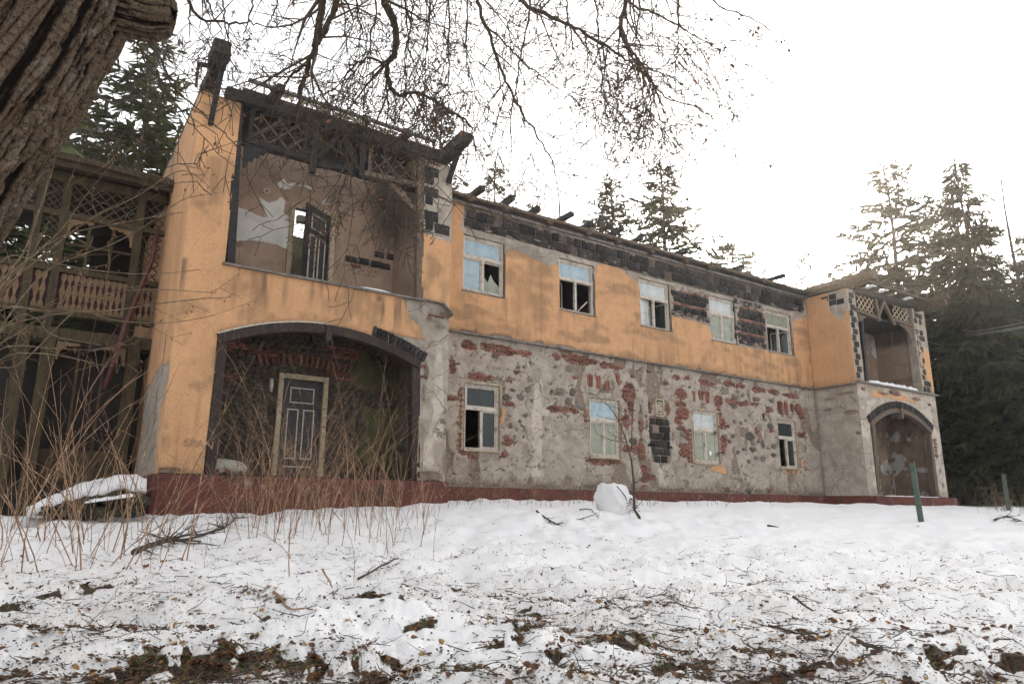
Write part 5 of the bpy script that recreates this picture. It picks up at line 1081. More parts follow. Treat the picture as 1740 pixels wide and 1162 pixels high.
# ------------------------------------------------------------------ conifers behind
def conifer(seed, h, Rb, dens=1., droop=.35, low=.06, gap=0., step=.34, need=(.10, .26), power=.85, bushy=1.):
    r = np.random.RandomState(seed); V = []; T = MB(); T.tube([(r.uniform(-.05, .05) * (k > 0), r.uniform(-.05, .05) * (k > 0), h * k / 8) for k in range(9)], [h * .0125 * (1 - k / 8.3) + .012 for k in range(9)], 7)
    z = h * low
    while z < h * .985:
        f = 1 - z / h; Lm = Rb * (f ** power + .03); nb_ = int(round((5 + 2 * r.rand()) * dens))
        for _ in range(max(3, nb_)):
            if r.rand() < gap: continue
            az = r.rand() * 2 * math.pi; L = Lm * r.uniform(.55, 1.18); dr = droop * r.uniform(.6, 1.4) * (.4 + .6 * f)
            n = max(3, int(L / .16)); s = np.linspace(0, 1, n); dirx, diry = math.cos(az), math.sin(az)
            zz = z + L * (.22 * s * (1 - f) * 1.6 - dr * s + .25 * dr * s ** 2.5)
            px, py = dirx * L * s, diry * L * s
            T.tube([(px[0], py[0], zz[0]), (px[n // 2], py[n // 2], zz[n // 2]), (px[-1], py[-1], zz[-1])], [.022 + .006 * L, .012 + .003 * L, .006], 3)
            for k in range(n):
                if s[k] < .12: continue
                for q in range(int(4 + r.rand() * 3. * bushy)):
                    sd = 1 if q % 2 else -1; a2 = az + sd * r.uniform(.35, 1.25); tl = r.uniform(*need) * (1.25 - .5 * s[k]) * (1 + .25 * L) ; hang = -r.uniform(.1, .7) * (droop * 1.8) + r.uniform(-.55, .5)
                    d = np.array([math.cos(a2), math.sin(a2), hang]); p = np.array([px[k], py[k], zz[k] + r.uniform(-.03, .03)]); w = tl * r.uniform(.13, .23)
                    side = np.array([-math.sin(a2), math.cos(a2), r.uniform(-1.3, 1.3)]) * w * .5
                    e = p + d * tl; V.append((p - side * .5, p + side * .5, p + d * tl * .6 + side, e, p + d * tl * .6 - side))
        z += step * r.uniform(.75, 1.3) * (.55 + .45 * f)
    for k in range(14):                       # leader
        p = np.array([0, 0, h * (.955 + .045 * k / 14)]); a = r.rand() * 6.28; d = np.array([math.cos(a), math.sin(a), .9]) * .16; sd = np.array([-math.sin(a), math.cos(a), 0]) * .03; V.append((p - sd, p + sd, p + d * .6 + sd, p + d, p + d * .6 - sd))
    V = np.array(V).reshape(-1, 3); Fq = np.arange(len(V)).reshape(-1, 5)
    return np_mesh('crown', V, Fq, smooth=False), T.mesh('trunk')
KIN = {'full': conifer(1, 14, 3.5, 1.1, .2, gap=.12, power=.7, need=(.14, .38), step=.44), 'thin': conifer(2, 14, 2.3, 1., .2, gap=.2, power=.75, need=(.14, .36), step=.4), 'loose': conifer(3, 14, 3.4, 1., .1, low=.15, gap=.24, step=.5, power=.6, need=(.16, .42)),
       'weep': conifer(4, 14, 2.5, 1.2, .8, gap=.08, step=.4, power=.64, need=(.16, .45)), 'skirt': conifer(5, 13, 3.9, 1.35, .42, low=.02, step=.4, power=.6, bushy=1.6, need=(.18, .45)), 'young': conifer(6, 7, 2.0, 1., .2, step=.32, power=.6, need=(.12, .3))}
for k, (c, tr) in KIN.items():
    c.materials.append(M['needle_dark' if k == 'skirt' else 'needle']); tr.materials.append(M['conbark']); tr.polygons.foreach_set('use_smooth', [True] * len(tr.polygons))
HK = {'full': 14, 'thin': 14, 'loose': 14, 'weep': 14, 'skirt': 13, 'young': 7}
def spruce(kind, px, py, dist, label, wide=1., group='conifers around the villa', lean=0, mat=None, name='spruce_tree'):
    top = atd(px, py, dist); b = (top[0], top[1], float(gbase(top[0], top[1])) - .1); h = top[2] - b[2]; s = h / HK[kind]
    t = thing(name, label, 'tree', b, group); t.rotation_euler = (0, lean, rng.uniform(0, 6.28)); t.scale = (s * wide, s * wide, s)
    c, tr = KIN[kind]; link('crown', c, None, t); link('trunk', tr, None, t); return t
spruce('full', 268, 58, 27, 'large spruce rising behind the wooden veranda, left of the ochre wall', 1.25)
spruce('full', 150, 175, 31, 'dark spruce half hidden by the big leaning trunk', 1.3)
spruce('skirt', -10, 300, 24, 'spruce at the far left edge behind the leaning trunk', 1.2)
spruce('thin', 752, 168, 36, 'slim spruce standing directly behind the right corner of the left pavilion', .95)
spruce('thin', 842, 272, 44, 'small spruce top over the first upper window', .9)
spruce('full', 1038, 306, 44, 'rounded sunlit spruce behind the roof edge, above the third upper window', 1.15)
spruce('full', 1122, 281, 41, 'tall wide spruce behind the roof, left of the sun', 1.25)
spruce('young', 1243, 416, 52, 'small spruce tip showing over the roof just left of the sun', 1.2)
spruce('young', 1195, 452, 50, 'low spruce tip above the fourth upper window', 1.2)
spruce('loose', 1502, 276, 44, 'tall gappy spruce with bare leaning trunk behind the right pavilion', 1.15)
spruce('loose', 1572, 352, 52, 'thin ragged spruce between the gappy spruce and the drooping one', 1.0)
spruce('weep', 1622, 272, 40, 'drooping dense spruce right of the right pavilion', 1.05)
spruce('full', 1000, 372, 50, 'low spruce between the dead larch and the rounded spruce', .9)
spruce('full', 905, 345, 52, 'small spruce tip behind the roof above the second upper window', .8)
spruce('full', 1420, 445, 50, 'broad low conifer behind the corner of the right pavilion roof', 1.1)
spruce('thin', 1365, 418, 58, 'faint bare-looking conifer right of the sun behind the roof', .8)
spruce('thin', 1590, 450, 47, 'dense spruce filling the gap between the gappy and drooping spruces', 1.2, 'dark wood at right')
spruce('full', 1680, 430, 45, 'dense spruce behind the bare birches', 1.3, 'dark wood at right')
spruce('full', 1740, 400, 46, 'dense spruce at the right edge above the wires', 1.3, 'dark wood at right')
sk = [(1600, 560, 42), (1650, 520, 46), (1705, 540, 40), (1765, 500, 42), (1628, 640, 38), (1690, 660, 36), (1745, 620, 35), (1800, 560, 38)]
sl = ['dark spruce just right of the right pavilion wall', 'dark spruce below the drooping spruce in the wood at right', 'dark spruce in the wood under the bare birches', 'dark spruce cut by the right edge of the picture', 'low dark spruce skirt beside the right pavilion corner', 'low dark spruce behind the small green post', 'low dark spruce above the dry stems at right edge', 'dark spruce beyond the right edge of the wood']
for (a, b, d), l in zip(sk, sl): spruce('skirt', a, b, d, l, 1.15, 'dark wood at right')
bl = ['first from the left', 'second from the left', 'third from the left', 'fourth from the left', 'fifth from the left', 'sixth from the left', 'seventh from the left', 'eighth from the left']
for k, (a, b, d) in enumerate(((1430, 470, 66), (1475, 455, 62), (1530, 440, 66), (1560, 470, 60), (1600, 450, 64), (1660, 430, 62), (1690, 460, 56), (1740, 440, 58))):
    spruce('full' if k % 2 else 'thin', a, b, d, 'hazy conifer on the slope behind the right pavilion, ' + bl[k], 1.2, 'slope conifers')

# bare deciduous crowns
MINR = .0017
def grow(mb, p, d, L, r, lv, rr, bud=None, curl=.35, up=0., nchild=(3, 6), shrink=(.35, .62), sides=4, gravity=0.):
    n = max(3, int(L / (.10 if lv == 0 else .22)) if L < 3 else 10); n = min(n, 9)
    P = [Vector(p)]; R_ = [r]; d = Vector(d).normalized()
    for k in range(n):
        d = (d + Vector((rr.gauss(0, 1), rr.gauss(0, 1), rr.gauss(0, 1))) * curl * .3 + Vector((0, 0, up - gravity)) * .12).normalized()
        P.append(P[-1] + d * (L / n)); R_.append(max(r * (1 - .75 * (k + 1) / n), MINR))
    mb.tube(P, R_, sides if lv > 1 else 3)
    if bud is not None and lv <= 1:
        for k in range(1, len(P)):
            if rr.random() < .55: bud.append((P[k], d))
    if lv > 0:
        for _ in range(rr.randint(*nchild)):
            k = rr.randint(1, n); q = (P[k] - P[k - 1]).normalized(); a = Vector((rr.gauss(0, 1), rr.gauss(0, 1), rr.gauss(0, 1))); a = (a - q * a.dot(q)).normalized()
            grow(mb, P[k], q * rr.uniform(.35, .9) + a * .8 + Vector((0, 0, up - gravity)) * .3, L * rr.uniform(*shrink), max(R_[k] * .62, .002), lv - 1, rr, bud, curl, up, nchild, shrink, sides, gravity)
def bare_tree(px, py, dist, label, seed, spread=.5, twig=3):
    rr = random.Random(seed); top = atd(px, py, dist); b = Vector((top[0], top[1], float(gbase(top[0], top[1])) - .1)); h = top[2] - b.z
    global MINR; MINR = .011
    t = thing('bare_tree', label, 'tree', b, 'bare trees behind the villa'); m = MB(); P = [Vector((0, 0, 0))]
    for k in range(8): P.append(P[-1] + Vector((rr.gauss(0, .1), rr.gauss(0, .1), h / 8)))
    m.tube(P, [h * .011 * (1 - k / 8.6) + .012 for k in range(9)], 6); m.build('trunk', M['conbark'], t, True); m = MB()
    for k in range(26):
        z = h * rr.uniform(.25, .98); i = min(7, int(z / h * 8)); p = P[i].lerp(P[i + 1], z / h * 8 - i); a = rr.uniform(0, 6.28)
        grow(m, p, (math.cos(a), math.sin(a), .75), h * (1.08 - z / h) * spread * rr.uniform(.5, 1) + .4, .035 * (1.1 - z / h) + .008, 2, rr, None, .45, .5, (3, 5))
    m.build('crown', M['conbark'], t); MINR = .0017; return t
bare_tree(957, 268, 42, 'bare dead larch behind the roof between two spruces', 31, .28); bare_tree(1330, 430, 44, 'bare tree brush right of the sun behind the roof', 32, .45); bare_tree(1352, 440, 48, 'second bare tree brush beside the sun above the roof corner', 36, .4)
bare_tree(1690, 300, 46, 'tall bare birch right of the drooping spruce', 33, .3); bare_tree(1728, 285, 44, 'bare birch at the right edge of the picture', 34, .32); bare_tree(1390, 445, 50, 'small bare tree above the right pavilion corner', 35, .5)
# brush at the foot of the wood
m = MB(); rr = random.Random(77)
for k in range(90):
    p = Vector(atd(rr.uniform(1595, 1760), 850, rr.uniform(32, 40))); p.z = float(gbase(p.x, p.y)); grow(m, p, (rr.uniform(-.5, .5), rr.uniform(-.5, .5), 1), rr.uniform(.8, 2.2), .012, 1, rr, None, .4, .1, (3, 5))
tag(m.build('undergrowth', M['conbark'], None), 'tangled brown brush at the foot of the dark wood', None, kind='stuff')
m = MB(); rr = random.Random(78)
for k in range(70):
    p = gpos(rr.gauss(1705, 22), rr.uniform(858, 872)); grow(m, p, (rr.uniform(-.4, .4), rr.uniform(-.4, .4), 1.2), rr.uniform(.5, 1.2), .006, 0, rr, None, .25, .1)
tag(m.build('dry_weeds', M['cane'], None), 'dry stems around the small green post', None, kind='stuff')

# ------------------------------------------------------------------ the old leaning tree in front
tree = thing('old_leaning_tree', 'thick furrowed trunk leaning in from the left with long bare branches overhead', 'tree', (0, 0, 0))
def tube_relief(name, axis, rads, nseg, nring, amp, parent, seed, mat):
    A = np.array(axis, float); t = np.linspace(0, 1, len(A)); tt = np.linspace(0, 1, nring); C_ = np.stack([np.interp(tt, t, A[:, i]) for i in range(3)], -1)
    for _ in range(12): C_[1:-1] = (C_[:-2] + 2 * C_[1:-1] + C_[2:]) / 4
    r = np.interp(tt, t, rads); d = np.gradient(C_, axis=0); d /= np.linalg.norm(d, axis=1)[:, None]; a = np.cross(d, [0.2, 1, .1]); a /= np.linalg.norm(a, axis=1)[:, None]; b = np.cross(d, a)
    th = np.linspace(0, 2 * math.pi, nseg, endpoint=False); L = np.concatenate([[0], np.cumsum(np.linalg.norm(np.diff(C_, axis=0), axis=1))])
    TT, LL = np.meshgrid(th, L); rr_ = r[:, None]
    twist = TT * rr_ * 1.0 + .16 * LL
    per = 2 * math.pi * r.mean()
    def ridg(f, s, w):
        x = np.cos(TT + .35 * LL) * f; y = np.sin(TT + .35 * LL) * f; warp = fbm(x * 1.3 + 20, y * 1.3 + LL * w * 1.2, s + 50, 3) - .5
        return 1 - abs(2 * fbm(x + warp * 1.3 + 30, y + LL * w + warp, s, 3) - 1) * 1.9
    n = .46 * ridg(7.0, seed, 2.6) + .32 * ridg(13, seed + 7, 9.0) + .22 * ridg(26, seed + 3, 24.); lo_, hi_ = np.percentile(n, (4, 96)); n = np.clip((n - lo_) / (hi_ - lo_), 0, 1); n2 = fbm(np.cos(TT) * 14 + 40, np.sin(TT) * 14 + LL * 12, seed + 11, 3)
    lump_ = fbm(np.cos(TT) * 1.2 + 9, np.sin(TT) * 1.2 + LL * .9, seed + 13, 3) - .5
    h = amp * (n - .5) * .95 + amp * .35 * (n2 - .5) + amp * 1.6 * lump_
    rr2 = rr_ + h; P = C_[:, None, :] + rr2[..., None] * (np.cos(TT)[..., None] * a[:, None, :] + np.sin(TT)[..., None] * b[:, None, :])
    ii = np.arange(nring - 1)[:, None] * nseg; jj = np.arange(nseg)[None, :]; F = np.stack([ii + jj, ii + (jj + 1) % nseg, ii + nseg + (jj + 1) % nseg, ii + nseg + jj], -1).reshape(-1, 4)[:, ::-1]
    lay = np.stack([np.clip(n, 0, 1), n2, n2 * 0], -1).reshape(-1, 3)
    return link(name, np_mesh(name, P.reshape(-1, 3), F, {'lay': lay}), M[mat], parent)
DT = 3.1
foot = atd(-520, 930, DT); foot[2] = float(gbase(foot[0], foot[1])) - .3
axis = [foot, atd(-345, 640, DT), atd(-205, 425, DT), atd(-84, 236, DT), atd(8, 86, DT), atd(92, -58, DT + .05), atd(195, -230, DT + .2), atd(290, -420, DT + .6)]
tube_relief('trunk', axis, [.44, .37, .345, .335, .335, .335, .32, .27], 420, 620, .042, tree, 7, 'bark')
tube_relief('broken_limb', [atd(150, -40, DT + .1), atd(205, 0, DT + .12), atd(250, 18, DT + .15), atd(284, 22, DT + .2), atd(297, 24, DT + .2)], [.16, .145, .12, .10, .02], 120, 110, .03, tree, 17, 'bark')
MINR = .0027; TW = MB(); BUD = []; rr = random.Random(5)
def limb(P, D, r0, r1, lv=2, n_side=14, grav=.35, name='branch', Lc=(.35, .9), tip=True, sides=6, bud=True):
    """main limb through the given photo points at distances D (one number or a list)"""
    D = D if hasattr(D, '__len__') else [D] * len(P); Q = [Vector(atd(*p, d)) for p, d in zip(P, D)]
    S = []
    for k in range(len(Q) - 1):              # Catmull-Rom
        a, b, c, d = Q[max(k - 1, 0)], Q[k], Q[k + 1], Q[min(k + 2, len(Q) - 1)]
        for s in np.linspace(0, 1, 7)[:-1]: S.append(.5 * ((2 * b) + (c - a) * s + (2 * a - 5 * b + 4 * c - d) * s * s + (3 * b - a - 3 * c + d) * s ** 3) + Vector((rr.gauss(0, 1), rr.gauss(0, 1), rr.gauss(0, 1))) * .006)
    S.append(Q[-1]); n = len(S); R_ = [(r0 + (r1 - r0) * (k / (n - 1)) ** .8) * .78 for k in range(n)]
    m = MB(); m.tube(S, [q * rr.uniform(.85, 1.18) for q in R_], sides); m.build(name, M['twig'], tree, True)
    for _ in range(int(n_side * (1.0 if n_side < 7 else 1.45))):
        k = rr.randint(1, n - 1); q = (S[k] - S[k - 1]).normalized(); a = Vector((rr.gauss(0, 1), rr.gauss(0, 1), rr.gauss(0, 1))); a = (a - q * a.dot(q)).normalized()
        grow(TW, S[k], q * rr.uniform(.3, 1.1) + a * .9 + Vector((0, 0, -grav)), rr.uniform(*Lc), max(R_[k] * .5, .0036), lv, rr, BUD if bud else None, .5, 0, (2, 4), (.32, .6), 4, grav)
# carriers above the frame, joined to the trunk
limb([(150, -140), (330, -210), (560, -190), (800, -130), (1000, -90), (1180, -60)], [3.3, 3.9, 4.7, 5.4, 6.0, 6.4], .12, .035, 2, 10)
limb([(200, -230), (420, -330), (720, -330), (1000, -260), (1300, -180), (1480, -100)], [3.4, 4.2, 5.2, 6.0, 6.6, 7.0], .10, .02, 2, 8)
limb([(560, -190), (552, -80), (548, 0), (538, 70), (524, 110), (512, 150), (508, 185)], [4.7, 4.9, 5.0, 5.05, 5.1, 5.1, 5.1], .05, .016, 2, 9)
limb([(524, 110), (495, 128), (478, 158), (462, 195)], 5.1, .016, .005, 1, 4); limb([(540, 75), (556, 40), (575, 0), (600, -120)], [5.05, 5.0, 5.0, 4.9], .022, .03, 2, 5)
limb([(508, 180), (505, 200), (530, 222), (555, 245), (585, 265), (598, 300)], 5.1, .013, .006, 2, 5, .6)
limb([(530, 130), (545, 155), (558, 180), (575, 210), (598, 255), (602, 285)], 5.2, .012, .006, 2, 5, .6)
limb([(600, 270), (625, 320), (640, 350), (670, 385)], 5.2, .009, .003, 2, 9, .5, Lc=(.2, .5)); limb([(598, 280), (580, 320), (575, 350)], 5.15, .007, .003, 2, 6, .6, Lc=(.2, .5))
limb([(700, -160), (668, -80), (648, -10), (670, 40), (672, 90), (656, 112), (664, 145), (676, 164), (700, 158), (735, 170), (770, 192), (795, 210), (806, 240), (808, 275)], [5.1, 5.3, 5.5, 5.6, 5.7, 5.7, 5.7, 5.7, 5.7, 5.75, 5.8, 5.8, 5.8, 5.8], .05, .005, 2, 18, .35)
limb([(658, 112), (628, 98), (600, 115), (575, 145), (562, 155)], 5.7, .016, .005, 2, 8)
limb([(760, -140), (800, -40), (822, 40), (850, 110), (872, 165), (905, 220), (932, 262), (945, 285), (975, 300)], [5.4, 5.7, 5.8, 5.9, 6., 6., 6., 6., 6.], .03, .003, 2, 18, .3)
limb([(822, 40), (860, 75), (900, 115), (955, 155), (1000, 190), (1030, 220)], 5.9, .013, .003, 2, 14, .3)
limb([(830, -120), (880, -5), (935, 28), (985, 52), (1040, 88), (1085, 115), (1130, 165), (1180, 182), (1230, 215), (1265, 255)], [5.6, 6., 6., 6.1, 6.1, 6.1, 6.2, 6.2, 6.2, 6.2], .032, .002, 2, 22, .25)
limb([(1100, -70), (1068, -10), (1055, 50), (1070, 85), (1095, 115), (1112, 150), (1128, 190), (1142, 225), (1156, 262)], [6.2, 6.3, 6.3, 6.3, 6.3, 6.3, 6.3, 6.3, 6.3], .034, .003, 2, 30, .35)
limb([(1085, 105), (1100, 150), (1108, 190), (1130, 230)], 6.25, .012, .003, 2, 16, .4); limb([(1095, 115), (1135, 130), (1165, 150), (1190, 190)], 6.3, .01, .002, 2, 14, .3)
limb([(1020, -90), (1065, 0), (1120, 25), (1165, 52), (1200, 72), (1240, 95), (1285, 122)], [6., 6.2, 6.3, 6.3, 6.3, 6.3, 6.3], .02, .002, 2, 14, .2)
limb([(1180, -60), (1215, 5), (1260, 25), (1300, 45), (1345, 75), (1375, 105), (1390, 120)], [6.4, 6.5, 6.5, 6.5, 6.5, 6.5, 6.5], .014, .0015, 1, 9, .2, Lc=(.1, .4))
limb([(1440, -60), (1442, 5), (1470, 25), (1500, 65)], 6.8, .006, .0015, 1, 4, .2, Lc=(.05, .25))
for k in range(18):                          # thinner hanging shoots filling the upper middle
    x = [320, 375, 430, 470, 600, 700, 760, 960, 1010, 1150, 350, 640, 685, 580, 730, 790, 900, 1085][k]; dx = rr.uniform(-40, 50); hh = rr.uniform(110, 220) if x > 520 else rr.uniform(40, 110)
    limb([(x - 30, -120), (x, -10), (x + dx * .4, hh * .4), (x + dx * .8, hh * .75), (x + dx, hh)], rr.uniform(4.6, 6.2), .014, .002, 2, 12 if x > 520 else 5, .35, Lc=(.3, .8) if x > 520 else (.15, .45))
limb([(230, -260), (300, -90), (330, 20), (400, 40), (440, 42), (520, 60)], [3.5, 4.0, 4.2, 4.3, 4.4, 4.5], .02, .003, 2, 6, .2, Lc=(.2, .5))
limb([(246, 40), (262, 85), (300, 150), (350, 200), (395, 240), (425, 300)], [3.3, 3.6, 4, 4.3, 4.5, 4.6], .011, .003, 1, 6, .1, Lc=(.12, .35))
limb([(230, 50), (250, 110), (300, 180), (345, 235), (420, 300)], [3.3, 3.6, 4, 4.2, 4.5], .008, .002, 1, 6, .1, Lc=(.12, .35))
limb([(160, 160), (200, 175), (270, 150), (330, 130), (385, 140)], [3.4, 3.7, 4., 4.3, 4.5], .009, .002, 1, 6, .0, Lc=(.15, .4)); limb([(140, 190), (180, 230), (230, 290), (270, 330)], [3.4, 3.7, 4., 4.2], .007, .002, 1, 6, .1, Lc=(.15, .4))
o = TW.build('twigs', M['twig'], tree); o['kind'] = 'stuff'; MINR = .0017
def blades(name, items, mat, parent, l=(.012, .03), w=.45, seed=0, droop=0.):
    r = np.random.RandomState(seed); V = []
    for (p, d) in items:
        a = r.normal(size=3); a /= np.linalg.norm(a); a[2] -= droop; a /= np.linalg.norm(a); b = np.cross(a, r.normal(size=3)); b /= np.linalg.norm(b) + 1e-9; L = r.uniform(*l); p = np.array(p)
        c = np.cross(a, b) * L * .18
        V.append((p, p + a * L * .5 + b * L * w * .5 + c, p + a * L, p + a * L * .5 - b * L * w * .5 + c))
    V = np.array(V).reshape(-1, 3); o = link(name, np_mesh(name, V, np.arange(len(V)).reshape(-1, 4), smooth=False), M[mat], parent); o['kind'] = 'stuff'; return o
blades('buds', rr.sample(BUD, min(len(BUD), 9000)), 'twig', tree, (.008, .02), .5, 1)
blades('husks', rr.sample(BUD, 500), 'redseed', tree, (.02, .05), .55, 2, .8)
LC = [(Vector(atd(*q, 6.5)) + Vector((rr.gauss(0, .02), rr.gauss(0, .02), rr.gauss(0, .02))), 0) for q in ((1200, 28), (1203, 34), (1255, 25), (1280, 52), (1285, 60), (1325, 68), (1332, 70), (1340, 82), (1200, 98), (1243, 118), (1198, 62), (1207, 70), (1290, 58), (1230, 85), (1250, 30)) for _ in range(3)]
blades('dead_leaves', LC, 'deadleaf', tree, (.03, .055), .6, 3, .6)
SD = [(Vector(atd(rr.uniform(170, 420), rr.uniform(120, 270), rr.uniform(3.9, 4.6))), 0) for _ in range(0)]

# ------------------------------------------------------------------ bare shrub arching in from the left
shrub = thing('bare_shrub', 'thin pale leafless shrub arching across the veranda from the left edge', 'shrub', tuple(atd(-120, 860, 6.0)))
SH0 = Vector(shrub.location); ST = MB(); SB = []; rr = random.Random(9); SW = MB()
def stem(P, D, r0, r1, side=5):
    Q = [Vector(atd(*p, D)) - SH0 for p in P]; S = []
    for k in range(len(Q) - 1):
        a, b, c, d = Q[max(k - 1, 0)], Q[k], Q[k + 1], Q[min(k + 2, len(Q) - 1)]
        for s in np.linspace(0, 1, 7)[:-1]: S.append(.5 * ((2 * b) + (c - a) * s + (2 * a - 5 * b + 4 * c - d) * s * s + (3 * b - a - 3 * c + d) * s ** 3))
    S.append(Q[-1]); n = len(S); m = MB(); m.tube(S, [r0 + (r1 - r0) * k / (n - 1) for k in range(n)], 5); m.build('stem', M['cane'], shrub, True)
    for _ in range(side):
        k = rr.randint(1, n - 1); q = (S[k] - S[k - 1]).normalized(); grow(SW, S[k], q + Vector((rr.gauss(0, .6), rr.gauss(0, .6), rr.gauss(.1, .5))), rr.uniform(.1, .5), .003, 1, rr, SB, .4, 0, (1, 3))
for P, D, r0 in (([(-110, 850), (-60, 640), (0, 505), (60, 445), (150, 375), (230, 335), (310, 290), (366, 328)], 5.5, .013), ([(-110, 850), (-40, 600), (10, 480), (50, 440), (110, 400), (200, 380), (300, 362), (308, 362)], 5.5, .011),
                 ([(-110, 850), (-30, 620), (0, 560), (80, 460), (190, 415), (260, 375), (310, 340), (366, 328)], 5.7, .010), ([(-110, 850), (-60, 600), (0, 448), (60, 442), (150, 458), (250, 466), (339, 458)], 5.3, .009),
                 ([(-110, 850), (-50, 620), (0, 528), (80, 528), (180, 528), (270, 516), (349, 506)], 5.2, .010), ([(-110, 850), (-50, 640), (30, 620), (120, 535), (180, 500), (260, 492), (368, 498)], 5.6, .009),
                 ([(-110, 850), (-60, 690), (0, 612), (60, 600), (140, 612), (182, 624)], 5.0, .007), ([(-110, 850), (-80, 650), (0, 505), (30, 470), (45, 440), (55, 395), (80, 320), (97, 260)], 4.6, .013),
                 ([(-110, 850), (-80, 600), (10, 470), (40, 430), (58, 380), (75, 330), (90, 265)], 4.5, .010), ([(-110, 850), (-60, 680), (0, 594), (90, 592), (160, 594), (215, 580), (228, 567)], 5.0, .007),
                 ([(-110, 850), (-60, 650), (20, 545), (60, 540), (90, 570), (170, 586)], 5.0, .009), ([(-110, 850), (-60, 640), (0, 560), (130, 530), (200, 545), (290, 548), (362, 536)], 5.6, .008),
                 ([(-110, 850), (-60, 640), (40, 560), (100, 520), (120, 490), (160, 480), (183, 497)], 5.0, .008), ([(-110, 850), (-70, 600), (20, 470), (100, 395), (140, 340), (180, 290)], 5.2, .008)):
    stem(P, D, r0 * .85, .0024)
SW.build('side_twigs', M['cane'], shrub)['kind'] = 'stuff'
blades('buds', SB, 'redseed', shrub, (.012, .035), .4, 5, .5)

# ------------------------------------------------------------------ tall dry stalks
def stalks(name, label, n, xr, yr, hr, seed, lean=.18, mat='stalk', r=.0055, dens=None):
    rr = random.Random(seed); m = MB(); B = []
    for _ in range(n):
        px = rr.uniform(*xr) if dens is None else min(max(rr.gauss(*dens), xr[0]), xr[1]); p = gpos(px, rr.uniform(*yr)); h = rr.uniform(*hr) * (.5 + rr.random()) ; q = [p - Vector((0, 0, .05))]
        d = Vector((rr.gauss(0, lean), rr.gauss(0, lean), 1)).normalized(); cv = Vector((rr.gauss(0, .09), rr.gauss(0, .09), -.01)); k = 0; R_ = [r * rr.choice((.45, .55, .7, .9, 1.2))]
        for k in range(7): d = (d + cv + Vector((rr.gauss(0, .03), rr.gauss(0, .03), 0))).normalized(); q.append(q[-1] + d * h / 7); R_.append(R_[0] * (1 - .105 * (k + 1)))
        m.tube(q, R_, 4)
        for k in range(2, 8):
            if rr.random() < .6:
                m2 = (q[k] - q[k - 1]).normalized() + Vector((rr.gauss(0, .5), rr.gauss(0, .5), rr.uniform(0, .5))); L = rr.uniform(.06, .3); m.tube([q[k], q[k] + m2 * L * .5, q[k] + m2 * L + Vector((0, 0, -.02))], [.0028, .002, .001], 3)
                if rr.random() < .5: B.append((q[k] + m2 * L, 0))
            if k > 4: B += [(q[k] + Vector((rr.gauss(0, .02), rr.gauss(0, .02), rr.gauss(0, .03))), 0)] * (1 if rr.random() < .5 else 0)
    t = tag(m.build(name, M[mat], None), label, None, kind='stuff')
    if B:
        o = blades('seed_husks', B, 'redseed' if mat == 'stalk' else 'strawleaf', t, (.015, .05), .3, seed, .8)
    return t
stalks('dry_stalks', 'thicket of tall reddish dry weed stalks in front of the porch door', 115, (380, 720), (872, 925), (1.1, 2.5), 3, .12, dens=(550, 95), r=.0065)
stalks('dry_stalks', 'dense upright stalks rising along the red plinth', 95, (400, 710), (866, 892), (1.0, 2.3), 4, .09)
stalks('dry_stalks', 'tangle of leaning dry stalks at the left in front of the veranda', 85, (0, 330), (880, 965), (1.0, 2.4), 5, .30, r=.0075, dens=(150, 105))
stalks('dry_stalks', 'few tall tan stalks standing nearest in the snow', 14, (60, 740), (930, 985), (.7, 1.3), 6, .22, r=.006)
stalks('dry_stalks', 'sparse low weeds along the foot of the grey wall', 130, (760, 1400), (852, 862), (.25, 1.0), 7, .18, 'cane', .005)

# ------------------------------------------------------------------ sapling, fallen branches, litter
def fallen(P, r, label, seed, side=6, mat='twig', lift=.012, lv=1, Lc=(.05, .2), name='fallen_branch', zup=.3):
    rr = random.Random(seed); Q = [gpos(*p) + Vector((0, 0, lift + r * .4)) for p in P]; o0 = Q[0].copy(); t = thing(name, label, 'branch', o0, 'fallen branches on the snow'); S = []
    for k in range(len(Q) - 1):
        for s in np.linspace(0, 1, 5)[:-1]: S.append(Q[k].lerp(Q[k + 1], s) - o0 + Vector((rr.gauss(0, .008), rr.gauss(0, .008), rr.gauss(0, .006))))
    S.append(Q[-1] - o0); n = len(S); m = MB(); m.tube(S, [r * (1 - .75 * k / (n - 1)) * rr.uniform(.85, 1.15) for k in range(n)], 6, True); m.build('stick', M[mat], t, True); T = MB()
    for _ in range(side):
        k = rr.randint(1, n - 1); q = (S[k] - S[k - 1]).normalized(); grow(T, S[k], q + Vector((rr.gauss(0, .7), rr.gauss(0, .7), rr.uniform(-.05, zup))), rr.uniform(*Lc), r * .4, lv, rr, None, .5, 0, (2, 4), gravity=.25)
    if side: T.build('twigs', M[mat], t)['kind'] = 'stuff'
    return t
fallen([(225, 948), (270, 930), (320, 922), (380, 905), (430, 862)], .035, 'thick broken branch lying among the dry stalks left of centre', 1, 30, 'twig', .05, 2, (.3, .8))
fallen([(910, 880), (945, 886), (990, 884)], .022, 'dark twiggy branch on the snow before the snow lump', 2, 12, 'twig', .03, 1, (.2, .5))
fallen([(610, 972), (655, 955), (685, 938), (715, 930)], .012, 'thin forked branch on snow below the dry thicket', 3, 10)
fallen([(1305, 896), (1338, 896)], .022, 'short dark stick on clean snow right of the sapling', 4, 1); fallen([(1530, 900), (1562, 893)], .025, 'short dark stick beside the green post', 5, 0)
fallen([(440, 980), (465, 1005), (495, 1030), (530, 1052)], .016, 'bent brown stick half sunk in foreground snow', 6, 4, 'stalk'); fallen([(548, 978), (572, 1005), (595, 1028)], .010, 'pale straw stalk lying in the snow', 7, 3, 'stalk')
